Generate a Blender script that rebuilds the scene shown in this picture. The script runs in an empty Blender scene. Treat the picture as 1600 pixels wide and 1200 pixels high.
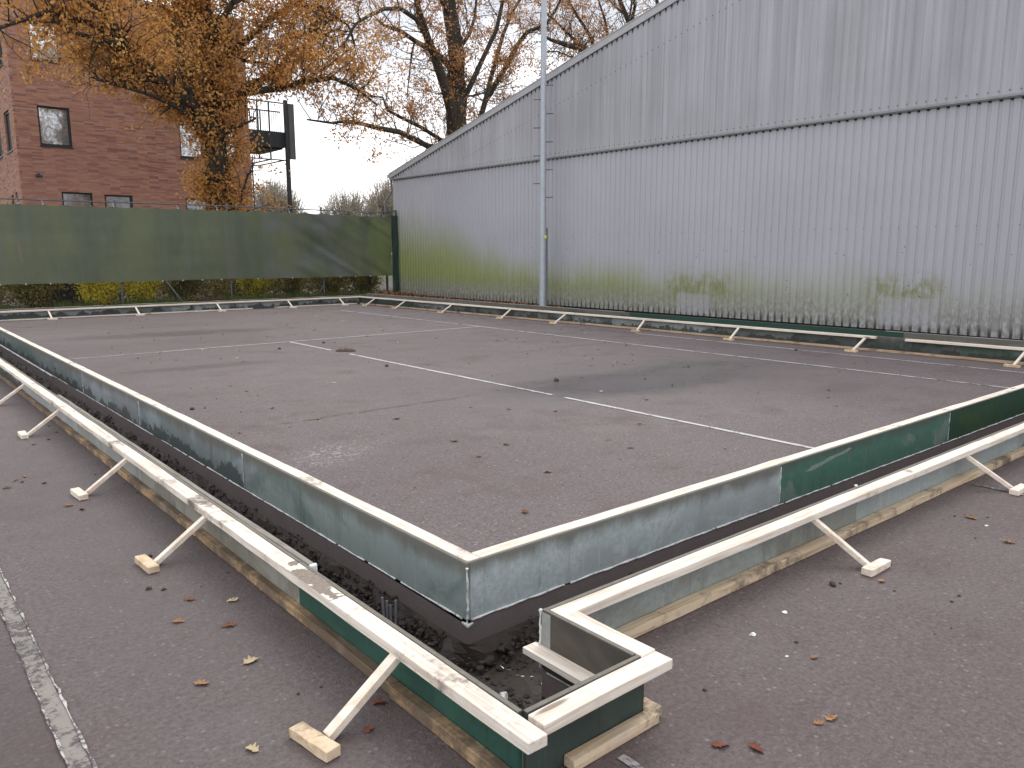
import bpy, bmesh, math, random
from mathutils import Vector, Matrix, noise as mnoise
random.seed(7)
sc = bpy.context.scene
COL = sc.collection
R = math.radians

# ------------------------------------------------------------------ object helpers
def tag(o, label=None, cat=None, group=None, kind=None):
    if label: o['label'] = label
    if cat: o['category'] = cat
    if group: o['group'] = group
    if kind: o['kind'] = kind
    return o

def empty(name, loc=(0, 0, 0), label=None, cat=None, group=None):
    o = bpy.data.objects.new(name, None)
    o.empty_display_size = .2
    o.location = loc
    COL.objects.link(o)
    return tag(o, label, cat, group)

def wloc(o):
    v = Vector((0, 0, 0))
    while o is not None:
        v += o.location
        o = o.parent
    return v

class MB:
    """collects shapes in world coordinates, then links them as one mesh object"""
    def __init__(self):
        self.v = []; self.f = []; self.m = []; self.smooth = False
    def add(self, vs, fs, mi=0):
        b = len(self.v)
        self.v += [tuple(x) for x in vs]
        for f in fs:
            self.f.append(tuple(i + b for i in f)); self.m.append(mi)
    def box(self, x0, x1, y0, y1, z0, z1, mi=0):
        vs = [(x0, y0, z0), (x1, y0, z0), (x1, y1, z0), (x0, y1, z0), (x0, y0, z1), (x1, y0, z1), (x1, y1, z1), (x0, y1, z1)]
        self.add(vs, [(0, 3, 2, 1), (4, 5, 6, 7), (0, 1, 5, 4), (1, 2, 6, 5), (2, 3, 7, 6), (3, 0, 4, 7)], mi)
    def obox(self, p0, p1, a, b, z0, z1, mi=0, seg=1, jit=0., z0b=None, z1b=None):
        """box along the ground segment p0-p1, from offset a to b on its left, z0 to z1; z0b/z1b are the heights at p1"""
        p0 = Vector(p0[:2]); p1 = Vector(p1[:2]); d = p1 - p0; L = d.length; d = d / L
        n = Vector((-d.y, d.x))
        vs = []
        for i in range(seg + 1):
            t = i / seg
            c = p0 + (p1 - p0) * t
            za = z0 if z0b is None else z0 + (z0b - z0) * t
            zb = z1 if z1b is None else z1 + (z1b - z1) * t
            for (o, z) in ((a, za), (b, za), (b, zb), (a, zb)):
                j = (random.uniform(-jit, jit), random.uniform(-jit, jit))
                q = c + n * (o + j[0])
                vs.append((q.x, q.y, z + (j[1] if z > za + 1e-6 or za > .01 else 0)))
        fs = [(0, 1, 2, 3)]
        for i in range(seg):
            k = 4 * i
            for s in range(4):
                s2 = (s + 1) % 4
                fs.append((k + s, k + 4 + s, k + 4 + s2, k + s2))
        e = 4 * seg
        fs.append((e + 3, e + 2, e + 1, e))
        self.add(vs, fs, mi)
    def beam(self, p0, p1, w, h, up=(0, 0, 1), mi=0):
        p0 = Vector(p0); p1 = Vector(p1); d = (p1 - p0).normalized()
        s = d.cross(Vector(up))
        if s.length < 1e-5: s = d.cross(Vector((1, 0, 0)))
        s.normalize(); u = s.cross(d)
        vs = []
        for c in (p0, p1):
            for (a, b) in ((-w, -h), (w, -h), (w, h), (-w, h)):
                vs.append(c + s * a * .5 + u * b * .5)
        self.add(vs, [(3, 2, 1, 0), (4, 5, 6, 7), (0, 1, 5, 4), (1, 2, 6, 5), (2, 3, 7, 6), (3, 0, 4, 7)], mi)
    def tube(self, pts, n=6, cap=True, mi=0):
        """pts: (x, y, z, r)"""
        rings = []
        vs = []
        P = [Vector(p[:3]) for p in pts]
        ref = None
        for i, p in enumerate(P):
            d = (P[min(i + 1, len(P) - 1)] - P[max(i - 1, 0)])
            if d.length < 1e-7: d = Vector((0, 0, 1))
            d.normalize()
            if ref is None or abs(d.dot(ref)) > .98:
                ref = Vector((1, 0, 0)) if abs(d.x) < .8 else Vector((0, 1, 0))
            s = d.cross(ref).normalized(); u = s.cross(d)
            ref = u
            ref = ref - d * ref.dot(d)
            r = pts[i][3]
            for k in range(n):
                a = 2 * math.pi * k / n
                vs.append(p + s * (math.cos(a) * r) + u * (math.sin(a) * r))
            # keep the frame steady from ring to ring
            ref = u
        fs = []
        for i in range(len(P) - 1):
            for k in range(n):
                k2 = (k + 1) % n
                fs.append((i * n + k, i * n + k2, i * n + n + k2, i * n + n + k))
        if cap:
            fs.append(tuple(range(n - 1, -1, -1)))
            fs.append(tuple(range((len(P) - 1) * n, len(P) * n)))
        self.add(vs, fs, mi)
    def build(self, name, mats, parent=None, bevel=0., smooth=False, fix=True):
        off = wloc(parent) if parent is not None else Vector((0, 0, 0))
        me = bpy.data.meshes.new(name)
        vs = [(x - off.x, y - off.y, z - off.z) for (x, y, z) in self.v]
        me.from_pydata(vs, [], self.f)
        if not isinstance(mats, (list, tuple)): mats = [mats]
        for m in mats: me.materials.append(m)
        if len(mats) > 1: me.polygons.foreach_set('material_index', self.m)
        if fix:
            bm = bmesh.new(); bm.from_mesh(me)
            bmesh.ops.recalc_face_normals(bm, faces=bm.faces)
            bm.to_mesh(me); bm.free()
        if smooth: me.polygons.foreach_set('use_smooth', [True] * len(me.polygons))
        me.update()
        o = bpy.data.objects.new(name, me)
        COL.objects.link(o)
        if parent is not None: o.parent = parent
        if bevel > 0:
            b = o.modifiers.new('bevel', 'BEVEL'); b.width = bevel; b.segments = 2
            b.limit_method = 'ANGLE'; b.angle_limit = R(40)
        return o

def structure(o): o['kind'] = 'structure'; return o

# ------------------------------------------------------------------ material helpers
class NT:
    def __init__(self, name):
        self.mat = bpy.data.materials.new(name); self.mat.use_nodes = True
        self.t = self.mat.node_tree; self.t.nodes.clear()
        self.out = self.t.nodes.new('ShaderNodeOutputMaterial')
        self._pos = None
    def n(self, ty, ins=None, **props):
        nd = self.t.nodes.new(ty)
        for k, v in props.items(): setattr(nd, k, v)
        for k, v in (ins or {}).items(): self.set(nd.inputs[k], v)
        return nd
    def set(self, sock, v):
        if isinstance(v, bpy.types.NodeSocket): self.t.links.new(v, sock)
        elif isinstance(v, (tuple, list)) and sock.type == 'RGBA' and len(v) == 3: sock.default_value = (*v, 1)
        else: sock.default_value = v
    def pos(self):
        if self._pos is None: self._pos = self.n('ShaderNodeNewGeometry').outputs['Position']
        return self._pos
    def xyz(self):
        s = self.n('ShaderNodeSeparateXYZ', {0: self.pos()}); return s.outputs
    def scale(self, s, vec=None, off=(0, 0, 0)):
        return self.n('ShaderNodeMapping', {0: vec or self.pos(), 1: off, 3: s}).outputs[0]
    def noise(self, sc_, detail=3, rough=.5, vec=None, dist=0.):
        return self.n('ShaderNodeTexNoise', {'Vector': vec or self.pos(), 'Scale': sc_, 'Detail': detail, 'Roughness': rough, 'Distortion': dist}).outputs[0]
    def voro(self, sc_, vec=None, out='Distance', feature='F1', rnd=1.):
        return self.n('ShaderNodeTexVoronoi', {'Vector': vec or self.pos(), 'Scale': sc_, 'Randomness': rnd}, feature=feature).outputs[out]
    def math(self, op, a, b=0., c=None, clamp=False):
        ins = {0: a, 1: b}
        if c is not None: ins[2] = c
        return self.n('ShaderNodeMath', ins, operation=op, use_clamp=clamp).outputs[0]
    def step(self, x, a, b, lo=0., hi=1.):
        """smooth step of x from a to b"""
        return self.n('ShaderNodeMapRange', {0: x, 1: a, 2: b, 3: lo, 4: hi}, interpolation_type='SMOOTHSTEP').outputs[0]
    def mix(self, f, a, b, blend='MIX'):
        nd = self.n('ShaderNodeMix', data_type='RGBA', blend_type=blend)
        self.set(nd.inputs[0], f); self.set(nd.inputs[6], a); self.set(nd.inputs[7], b)
        return nd.outputs[2]
    def ramp(self, f, stops):
        nd = self.n('ShaderNodeValToRGB', {0: f})
        el = nd.color_ramp.elements
        while len(el) < len(stops): el.new(.5)
        for e, (p, c) in zip(el, stops):
            e.position = p; e.color = (*c, 1)
        return nd.outputs[0]
    def bump(self, h, strength=.3, dist=.01, normal=None):
        ins = {'Strength': strength, 'Distance': dist, 'Height': h}
        if normal is not None: ins['Normal'] = normal
        return self.n('ShaderNodeBump', ins).outputs[0]
    def bsdf(self, col, rough=.7, normal=None, metal=0., spec=.5, **kw):
        ins = {'Base Color': col, 'Roughness': rough, 'Metallic': metal, 'Specular IOR Level': spec}
        if normal is not None: ins['Normal'] = normal
        for k, v in kw.items(): ins[k.replace('_', ' ')] = v
        b = self.n('ShaderNodeBsdfPrincipled', ins)
        self.t.links.new(b.outputs[0], self.out.inputs[0])
        return self.mat

def m_plain(name, col, rough=.6, metal=0., var=.25, sc_=6., bump=.0, spec=.5):
    k = NT(name)
    f = k.noise(sc_, 4, .6)
    c = k.mix(f, tuple(x * (1 - var) for x in col), tuple(min(1, x * (1 + var)) for x in col))
    nrm = k.bump(k.noise(sc_ * 12, 3), bump, .003) if bump else None
    return k.bsdf(c, rough, nrm, metal, spec)

# ---- asphalt
def m_asphalt():
    k = NT('asphalt')
    x, y, z = k.xyz()
    big = k.noise(.35, 4, .55)
    mid = k.noise(2.2, 5, .6)
    fine = k.noise(55, 4, .7)
    lump = k.noise(52, 3, .7)
    lump2 = k.noise(17, 4, .7)
    base = k.mix(k.step(big, .3, .7), (.162, .134, .134), (.218, .187, .185))
    base = k.mix(k.step(mid, .35, .7, 0, .5), base, (.230, .195, .190))
    base = k.mix(k.step(lump, .50, .40, 0, .55), base, (.072, .058, .058))
    base = k.mix(k.step(lump2, .48, .38, 0, .45), base, (.085, .068, .068))
    base = k.mix(k.step(lump, .55, .63, 0, .45), base, (.33, .29, .285))
    grit = k.noise(120, 3, .75)
    base = k.mix(k.step(grit, .42, .62, 0, .45), base, (.070, .059, .061), 'MIX')
    base = k.mix(k.step(grit, .58, .72, 0, .75), base, (.33, .30, .305))
    # pale stone chips
    vd = k.voro(40); vc = k.voro(40, out='Color')
    sel = k.n('ShaderNodeSeparateColor', {0: vc}).outputs[0]
    vd = k.math('ADD', vd, k.math('MULTIPLY', k.math('SUBTRACT', k.noise(150, 2), .5), .25))
    chip = k.math('MULTIPLY', k.step(vd, .20, .34, 1, 0), k.step(sel, .84, .90))
    base = k.mix(k.math('MULTIPLY', chip, .55), base, (.50, .445, .42))
    vd2 = k.voro(74); sel2 = k.n('ShaderNodeSeparateColor', {0: k.voro(74, out='Color')}).outputs[1]
    chip2 = k.math('MULTIPLY', k.step(vd2, .2, .32, 1, 0), k.step(sel2, .66, .84))
    base = k.mix(k.math('MULTIPLY', chip2, .30), base, (.42, .365, .345))
    vd3 = k.voro(58, k.scale((1, 1, 1), off=(5, 3, 0))); sel3 = k.n('ShaderNodeSeparateColor', {0: k.voro(58, k.scale((1, 1, 1), off=(5, 3, 0)), 'Color')}).outputs[2]
    base = k.mix(k.math('MULTIPLY', k.math('MULTIPLY', k.step(vd3, .22, .36, 1, 0), k.step(sel3, .74, .82)), .4), base, (.045, .036, .036))
    # rough coarse zone left of the worn line (old court next door)
    zone = k.step(k.math('ADD', x, k.math('MULTIPLY', k.math('SUBTRACT', k.noise(6, 3), .5), .15)), .44, .30)
    zone = k.math('MULTIPLY', zone, k.step(y, 4.6, 2.6))
    base = k.mix(k.math('MULTIPLY', zone, .5), base, (.055, .05, .048))
    # outside the court the surface is browner and damper
    inner = k.math('MULTIPLY', k.step(x, 1.7, 1.9), k.step(y, 2.3, 2.5))
    base = k.mix(k.math('MULTIPLY', k.math('SUBTRACT', 1., inner), .38), base, (.088, .064, .062))
    # reddish dirt along the boards
    dirt = k.math('MULTIPLY', k.step(k.noise(1.1, 6, .7), .50, .72), .6)
    base = k.mix(dirt, base, (.110, .078, .074))
    base = k.mix(k.math('MULTIPLY', k.step(k.noise(.9, 6, .72, k.scale((1, 1, 1), off=(9, 2, 0))), .55, .74), .5), base, (.20, .178, .182))
    # damp and puddles
    nz = k.math('SUBTRACT', k.noise(1.3, 4, .6), .5)
    def blob(cx, cy, rx, ry, rot=0., soft=.35, wob=.9):
        v = k.n('ShaderNodeMapping', {0: k.pos(), 1: (0, 0, 0)}, vector_type='POINT').outputs[0]
        v = k.n('ShaderNodeVectorMath', {0: k.pos(), 1: (cx, cy, 0)}, operation='SUBTRACT').outputs[0]
        v = k.n('ShaderNodeVectorRotate', {'Vector': v, 'Angle': -rot}, rotation_type='Z_AXIS').outputs[0]
        s = k.n('ShaderNodeMapping', {0: v, 3: (1 / rx, 1 / ry, 0)}).outputs[0]
        d = k.n('ShaderNodeVectorMath', {0: s}, operation='LENGTH').outputs[1]
        d = k.math('ADD', d, k.math('MULTIPLY', nz, wob))
        return k.step(d, 1 + soft, 1 - soft)
    def mx(*a):
        r = a[0]
        for b in a[1:]: r = k.math('MAXIMUM', r, b)
        return r
    wet = mx(blob(6.9, 5.95, 1.5, .62, R(-10), .8), blob(8.1, 6.1, 1.0, .5, 0, .8))
    damp = mx(blob(7.3, 6.2, 2.9, 1.35, R(-8), .7), blob(3.5, 10.45, 1.1, .22, R(-3), .5), blob(4.6, 15.1, 2.0, .5, R(-8), .5), blob(8.2, 4.2, .5, .22, 0, .5),
              k.math('MULTIPLY', blob(1.0, 4.2, .5, 3.0, 0, .6), .6), k.math('MULTIPLY', blob(4.5, 13., 4., 1.2, 0, .6, 1.6), .4), k.math('MULTIPLY', blob(10., 12., 1.2, 6., 0, .6, 1.6), .4))
    # mossy crack
    cr = k.math('ADD', k.math('SUBTRACT', y, k.math('ADD', 6.46, k.math('MULTIPLY', k.math('SUBTRACT', k.noise(3, 5), .5), .16))), 0)
    crack = k.math('MULTIPLY', k.step(k.math('ABSOLUTE', cr), .045, .012), k.math('MULTIPLY', k.step(x, 2.4, 3.0), k.step(x, 5.3, 4.6)))
    base = k.mix(k.math('MULTIPLY', crack, k.step(k.noise(14, 3), .35, .55)), base, (.06, .058, .036))
    cr2 = k.math('SUBTRACT', y, k.math('ADD', 8.9, k.math('MULTIPLY', k.math('SUBTRACT', k.noise(2, 5), .5), .2)))
    crack2 = k.math('MULTIPLY', k.step(k.math('ABSOLUTE', cr2), .06, .02), k.math('MULTIPLY', k.step(x, 6.2, 7), k.step(x, 10.8, 9.5)))
    base = k.mix(k.math('MULTIPLY', crack2, k.step(k.noise(9, 3), .4, .6, 0, .7)), base, (.065, .06, .05))
    # chalk smear
    sm = k.math('MULTIPLY', blob(2.62, 5.25, .42, .22, R(28), .8, 2.0), k.step(k.noise(26, 5, .75, dist=1.), .50, .66))
    base = k.mix(k.math('MULTIPLY', sm, .8), base, (.55, .54, .55))
    base = k.mix(k.math('MULTIPLY', damp, .45), base, (.060, .053, .052))
    base = k.mix(k.math('MULTIPLY', wet, .35), base, (.062, .056, .050))
    base = k.mix(1., base, (.81, .763, .755), 'MULTIPLY')
    rough = k.step(k.math('ADD', k.math('MULTIPLY', mid, .5), k.math('MULTIPLY', fine, .5)), .3, .7, .58, .85)
    rough = k.math('SUBTRACT', rough, k.math('MULTIPLY', damp, .22))
    rough = k.n('ShaderNodeMix', {0: wet, 2: rough, 3: .10}).outputs[0]
    h = k.math('ADD', k.math('MULTIPLY', grit, .6), k.math('MULTIPLY', lump, 1.2))
    h = k.math('ADD', h, k.math('MULTIPLY', chip, .25))
    st = k.n('ShaderNodeMix', {0: wet, 2: .55, 3: .06}).outputs[0]
    b = k.n('ShaderNodeBump', {'Strength': st, 'Distance': .008, 'Height': h}).outputs[0]
    return k.bsdf(base, rough, b)

def m_line(name, col, worn=.5, edge=None):
    """old paint: chips of asphalt showing through"""
    k = NT(name)
    f = k.noise(38, 5, .7); g = k.noise(4.5, 4, .6)
    m = k.step(k.math('ADD', k.math('MULTIPLY', f, .6), k.math('MULTIPLY', g, .5)), worn - .05, worn + .06)
    c = k.mix(k.noise(20, 3), tuple(x * .75 for x in col), col)
    c = k.mix(m, k.mix(f, (.05, .043, .045), (.12, .1, .1)), c)
    return k.bsdf(c, .7, k.bump(f, .4, .004))

def m_wood(name, axis, tone=(.66, .56, .44), dark=(.40, .29, .18), dirt=.3, seed=0.):
    k = NT(name)
    s = {'x': (1.2, 26, 26), 'y': (26, 1.2, 26), 'z': (9, 9, 9)}[axis]
    v = k.scale(s, off=(seed, seed * 1.7, seed * .6))
    g = k.noise(2.2, 5, .6, v, .6)
    c = k.mix(k.step(g, .40, .68), tone, dark)
    c = k.mix(k.step(k.noise(1.3, 3), .3, .7, 0, .35), c, tuple(min(1, t * 1.15) for t in tone))
    # knots
    vk = k.scale({'x': (1.6, 9, 9), 'y': (9, 1.6, 9), 'z': (5, 5, 5)}[axis], off=(seed * 3, seed, 0))
    d = k.voro(1.3, vk); sel = k.n('ShaderNodeSeparateColor', {0: k.voro(1.3, vk, 'Color')}).outputs[0]
    kn = k.math('MULTIPLY', k.step(d, .17, .08), k.step(sel, .62, .7))
    c = k.mix(k.math('MULTIPLY', kn, .75), c, (.13, .08, .045))
    # mud and grey weathering
    di = k.math('ADD', k.noise(3.1, 5, .7, k.scale((1, 1, 1), off=(seed * 5, 0, 0))), k.math('MULTIPLY', k.noise(30, 4, .7), .25))
    c = k.mix(k.step(di, .80 - dirt * .3, .98 - dirt * .3, 0, .85), c, (.10, .075, .055))
    c = k.mix(k.step(k.noise(7, 4, .6), .5, .75, 0, .3), c, (.42, .38, .33))
    return k.bsdf(c, .72, k.bump(g, .25, .004), spec=.3)

def m_panel(name, base, patch, drip, dark=(.03, .035, .033), seed=0., patch_amt=.5, stain=.045, top=(.13, .12, .10), pk=(0, 0), drip_amt=.5, gloss=.1):
    """used shuttering ply: worn paint film, drips, wet foot"""
    k = NT(name)
    x, y, z = k.xyz()
    o = (seed * 3.1, seed * 1.7, seed)
    n1 = k.noise(1.5, 5, .62, k.scale((1, 1, 1.6), off=o), .5)
    n2 = k.noise(6, 5, .65, k.scale((1, 1, .35), off=o))
    n3 = k.noise(42, 4, .7)
    c = k.mix(k.step(n3, .3, .7), tuple(b * .86 for b in base), tuple(b * 1.12 for b in base))
    a = 1 - patch_amt
    c = k.mix(k.step(n1, .28 + .4 * a - .04, .28 + .4 * a + .06, 0, .9), c, k.mix(n3, tuple(p * .85 for p in patch), tuple(p * 1.1 for p in patch)))
    c = k.mix(k.step(n2, .52, .70, 0, drip_amt), c, drip)
    n5 = k.noise(1., 5, .7, k.scale((26, 26, 2.2), off=o))
    c = k.mix(k.math('MULTIPLY', k.step(n5, .56, .70, 0, .55), k.step(n1, .40, .60)), c, tuple(min(1, p * 1.55) for p in patch))
    c = k.mix(k.math('MULTIPLY', k.step(n5, .44, .32, 0, .5), k.step(n1, .62, .42)), c, tuple(p * .45 for p in base))
    # grimy upper edge
    zt = k.math('ADD', z, k.math('MULTIPLY', k.math('SUBTRACT', n2, .5), .14))
    zt = k.math('ADD', zt, k.math('MULTIPLY', k.math('SUBTRACT', n1, .5), .10))
    c = k.mix(k.step(zt, .150, .235, 0, .85), c, top)
    # wet dark foot with ragged top
    n4 = k.noise(3.3, 6, .72, k.scale((1, 1, .8), off=(seed * 7, seed * 2, 0)))
    zb = k.math('SUBTRACT', z, k.math('MULTIPLY', k.math('SUBTRACT', n4, .42), .55 if stain > 0 else 0))
    c = k.mix(k.step(zb, stain + .012, stain - .012, 0, .88), c, dark)
    sp = k.math('MULTIPLY', k.step(k.voro(24), .10, .05), .6)
    c = k.mix(sp, c, (.05, .05, .045))
    return k.bsdf(c, k.step(n3, .3, .7, .62 - gloss * .2, .85 - gloss * .2), k.bump(n3, .15, .003), spec=.4)

def m_soil(name='soil', a=(.022, .016, .013), b=(.066, .050, .041)):
    k = NT(name)
    f = k.noise(9, 6, .7); g = k.noise(60, 4, .7)
    c = k.mix(f, a, b)
    c = k.mix(k.step(g, .6, .8, 0, .5), c, (.115, .092, .078))
    return k.bsdf(c, k.step(f, .3, .7, .55, .9), k.bump(k.math('ADD', f, k.math('MULTIPLY', g, .4)), .8, .02))

def m_cut():
    k = NT('cut_asphalt')
    g = k.noise(70, 4, .7); f = k.noise(5, 4, .6)
    c = k.mix(f, (.135, .105, .10), (.20, .162, .155))
    c = k.mix(k.step(g, .58, .75, 0, .6), c, (.26, .22, .21))
    c = k.mix(k.step(k.noise(3.0, 5, .7, k.scale((1, 1, .3))), .62, .72, 0, .5), c, (.24, .20, .20))
    return k.bsdf(c, .7, k.bump(g, .5, .006))

def m_hall(upper=False):
    k = NT('upper_sheet_metal' if upper else 'lower_sheet_metal')
    x, y, z = k.xyz()
    st = k.noise(1., 5, .7, k.scale((.3, 3.2, .10)))
    st2 = k.noise(1., 4, .6, k.scale((.3, 14, .22)))
    big = k.noise(.33, 4, .6)
    if upper:
        c = k.mix(k.step(st, .30, .70), (.33, .335, .36), (.45, .455, .49))
        c = k.mix(k.step(st2, .48, .72, 0, .45), c, (.27, .275, .29))
        st3 = k.noise(1., 4, .7, k.scale((.3, 34, .16), off=(2, 1, 4)))
        c = k.mix(k.step(st3, .52, .70, 0, .5), c, (.27, .275, .288))
        c = k.mix(k.step(st3, .44, .30, 0, .45), c, (.47, .475, .505))
        c = k.mix(k.step(big, .45, .65, 0, .3), c, (.26, .27, .265))
        c = k.mix(k.math('MULTIPLY', k.step(k.noise(1, 4, .6, k.scale((.3, 1.1, .12), off=(3, 0, 0))), .6, .72), .3), c, (.27, .27, .22))
        low = k.step(k.math('ADD', z, k.math('MULTIPLY', st, .35)), 4.75, 4.1, 0, .45)
        c = k.mix(low, c, (.385, .39, .42))
        return k.bsdf(c, .5, k.bump(st2, .08, .01), spec=.35)
    c = k.mix(k.step(big, .3, .7), (.385, .388, .425), (.425, .428, .468))
    c = k.mix(k.step(st2, .5, .8, 0, .2), c, (.33, .335, .355))
    # algae: height of its ragged edge differs along the wall
    far = k.step(y, 14., 23.2)
    hN = k.math('MULTIPLY', k.math('SUBTRACT', k.noise(1.0, 5, .6, k.scale((.3, .9, .5))), .5), .9)
    hs = k.math('MULTIPLY', k.math('SUBTRACT', k.noise(1.0, 3, .6, k.scale((.3, 9., .6), off=(1, 5, 0))), .5), .5)
    zz = k.math('ADD', z, k.math('ADD', hN, hs))
    topz = k.math('ADD', .95, k.math('MULTIPLY', k.math('POWER', far, 1.6), 1.35))
    rel = k.math('DIVIDE', zz, topz)
    moss = k.step(rel, 1.5, .42)
    lowfade = k.step(k.math('ADD', z, k.math('MULTIPLY', hs, .5)), .1, .75, .35, 1)
    amt = k.n('ShaderNodeMapRange', {0: y, 1: 4., 2: 14., 3: .20, 4: 1.0}).outputs[0]
    ms = k.math('MULTIPLY', k.math('MULTIPLY', moss, lowfade), amt)
    grn = k.mix(k.noise(9, 4, .7, k.scale((1, 1, .4))), (.205, .240, .080), (.300, .335, .140))
    c = k.mix(ms, c, grn)
    # olive tufts near the clean patches
    def boxm(y0, y1, z0, z1, s=.04):
        ww = k.math('MULTIPLY', k.math('SUBTRACT', k.noise(5, 5, .65), .5), .12 + s * 1.3)
        yy = k.math('ADD', y, ww); z2 = k.math('ADD', z, ww)
        return k.math('MULTIPLY', k.math('MULTIPLY', k.step(yy, y0 - s, y0 + s), k.step(yy, y1 + s, y1 - s)), k.math('MULTIPLY', k.step(z2, z0 - s, z0 + s), k.step(z2, z1 + s, z1 - s)))
    tuft = k.math('MAXIMUM', boxm(10.0, 11.7, .45, .95, .25), boxm(5.7, 7.0, .55, 1.0, .2))
    c = k.mix(k.math('MULTIPLY', k.math('MULTIPLY', tuft, k.step(k.noise(6, 5, .7, k.scale((1, 1, .6))), .36, .62)), .8), c, (.20, .205, .065))
    # grey-brown splash dirt towards the foot
    sp = k.step(k.math('ADD', z, k.math('MULTIPLY', hs, 1.)), .95, .12, 0, .8)
    sp = k.math('MULTIPLY', sp, k.step(k.noise(16, 5, .7, k.scale((1, 1, .6))), .3, .62))
    c = k.mix(sp, c, (.155, .145, .115))
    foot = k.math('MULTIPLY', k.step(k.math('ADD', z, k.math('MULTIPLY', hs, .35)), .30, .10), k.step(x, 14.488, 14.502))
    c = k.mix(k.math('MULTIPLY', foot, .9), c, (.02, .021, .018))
    clean = k.math('MAXIMUM', boxm(10.5, 11.4, .10, .56), boxm(5.75, 6.75, .15, .66))
    c = k.mix(k.math('MULTIPLY', clean, .5), c, (.38, .38, .41))
    return k.bsdf(c, .42, None, spec=.4)

def m_brick():
    k = NT('brick')
    x, y, z = k.xyz()
    u = k.math('ADD', x, y)
    v = k.n('ShaderNodeCombineXYZ', {0: u, 1: z, 2: 0.}).outputs[0]
    b = k.n('ShaderNodeTexBrick', {'Vector': v, 'Color1': (.29, .130, .085, 1), 'Color2': (.44, .225, .15, 1), 'Mortar': (.25, .185, .165, 1), 'Scale': 1., 'Mortar Size': .006, 'Mortar Smooth': .2, 'Bias': -.1, 'Brick Width': .30, 'Row Height': .060}, offset=.5)
    c = b.outputs[0]
    # individual odd bricks: stretched cells
    q = k.n('ShaderNodeMapping', {0: v, 3: (2.6, 16.667, 1)}).outputs[0]
    w = k.n('ShaderNodeTexWhiteNoise', {0: k.n('ShaderNodeVectorMath', {0: q}, operation='FLOOR').outputs[0]}, noise_dimensions='2D').outputs[0]
    c = k.mix(k.step(w, .72, .78, 0, .6), c, (.125, .062, .066))
    c = k.mix(k.step(w, .90, .93, 0, .55), c, (.50, .33, .25))
    c = k.mix(k.step(w, .16, .10, 0, .35), c, (.36, .18, .10))
    c = k.mix(k.step(k.noise(.35, 4, .6), .4, .7, 0, .45), c, (.34, .175, .14))
    return k.bsdf(c, .85, k.bump(b.outputs[1], -.3, .01), spec=.2)

def m_tarp():
    k = NT('woven_screen_cloth')
    x, y, z = k.xyz()
    v = k.noise(1, 5, .65, k.scale((.9, .3, .35)))
    w = k.noise(1, 4, .7, k.scale((2.6, .3, .22), off=(4, 0, 1)))
    h = k.noise(1, 4, .6, k.scale((.25, .3, 4.)))
    c = k.mix(k.step(v, .35, .68), (.080, .098, .064), (.116, .136, .070))
    c = k.mix(k.step(w, .48, .72, 0, .6), c, (.115, .122, .105))
    c = k.mix(k.step(h, .5, .8, 0, .45), c, (.092, .118, .050))
    rt = k.math('MULTIPLY', k.step(x, 11.2, 12.8), k.step(k.noise(1.0, 3, .5, k.scale((1, 1, .55), off=(2, 0, 0))), .44, .60))
    c = k.mix(k.math('MULTIPLY', rt, .7), c, (.15, .185, .065))
    gr = k.math('MULTIPLY', k.math('MULTIPLY', k.step(x, 9.3, 10.2), k.step(x, 13.2, 12.2)), k.step(k.noise(1.0, 3, .55, k.scale((1, 1, 1.4), off=(7, 0, 0))), .40, .66))
    c = k.mix(k.math('MULTIPLY', gr, .7), c, (.135, .140, .140))
    # faint rust smear
    d = k.math('ABSOLUTE', k.math('SUBTRACT', x, k.math('SUBTRACT', 3.5, k.math('MULTIPLY', z, .10))))
    ru = k.math('MULTIPLY', k.step(d, .05, .015), k.math('MULTIPLY', k.step(z, 1.15, 1.3), k.step(z, 1.85, 1.6)))
    c = k.mix(k.math('MULTIPLY', ru, .35), c, (.25, .14, .08))
    wv = k.noise(140, 2)
    return k.bsdf(c, .45, k.bump(wv, .10, .003), spec=.5)

def m_leaf(name, stops, trans=.35):
    k = NT(name)
    a = k.n('ShaderNodeAttribute', attribute_name='tone').outputs['Fac']
    c = k.ramp(a, stops)
    d = k.n('ShaderNodeBsdfPrincipled', {'Base Color': c, 'Roughness': .65, 'Specular IOR Level': .25})
    t = k.n('ShaderNodeBsdfTranslucent', {0: c})
    s = k.n('ShaderNodeMixShader', {0: trans, 1: d.outputs[0], 2: t.outputs[0]})
    k.t.links.new(s.outputs[0], k.out.inputs[0])
    return k.mat

def m_bark(name, a, b):
    k = NT(name)
    f = k.noise(1, 6, .7, k.scale((9, 9, 2.2)))
    c = k.mix(k.step(f, .3, .7), a, b)
    c = k.mix(k.step(k.noise(2.2, 4), .5, .7, 0, .5), c, (.055, .06, .03))
    return k.bsdf(c, .9, k.bump(f, .7, .03), spec=.2)

def m_galv():
    k = NT('galvanised_steel')
    f = k.noise(9, 5, .65); v = k.voro(16, out='Color')
    s = k.n('ShaderNodeSeparateColor', {0: v}).outputs[0]
    c = k.mix(f, (.36, .40, .44), (.52, .56, .60))
    c = k.mix(k.math('MULTIPLY', s, .25), c, (.30, .34, .38))
    c = k.mix(k.step(k.noise(1, 4, .6, k.scale((14, 14, .8))), .55, .7, 0, .4), c, (.28, .30, .32))
    return k.bsdf(c, .5, None, .35)

def m_glass():
    k = NT('window_glass')
    f = k.noise(1.1, 4, .6, k.scale((1, 1, 1)), .5)
    return k.bsdf((.50, .53, .56), .04, k.bump(f, .03, .05), .75)

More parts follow.
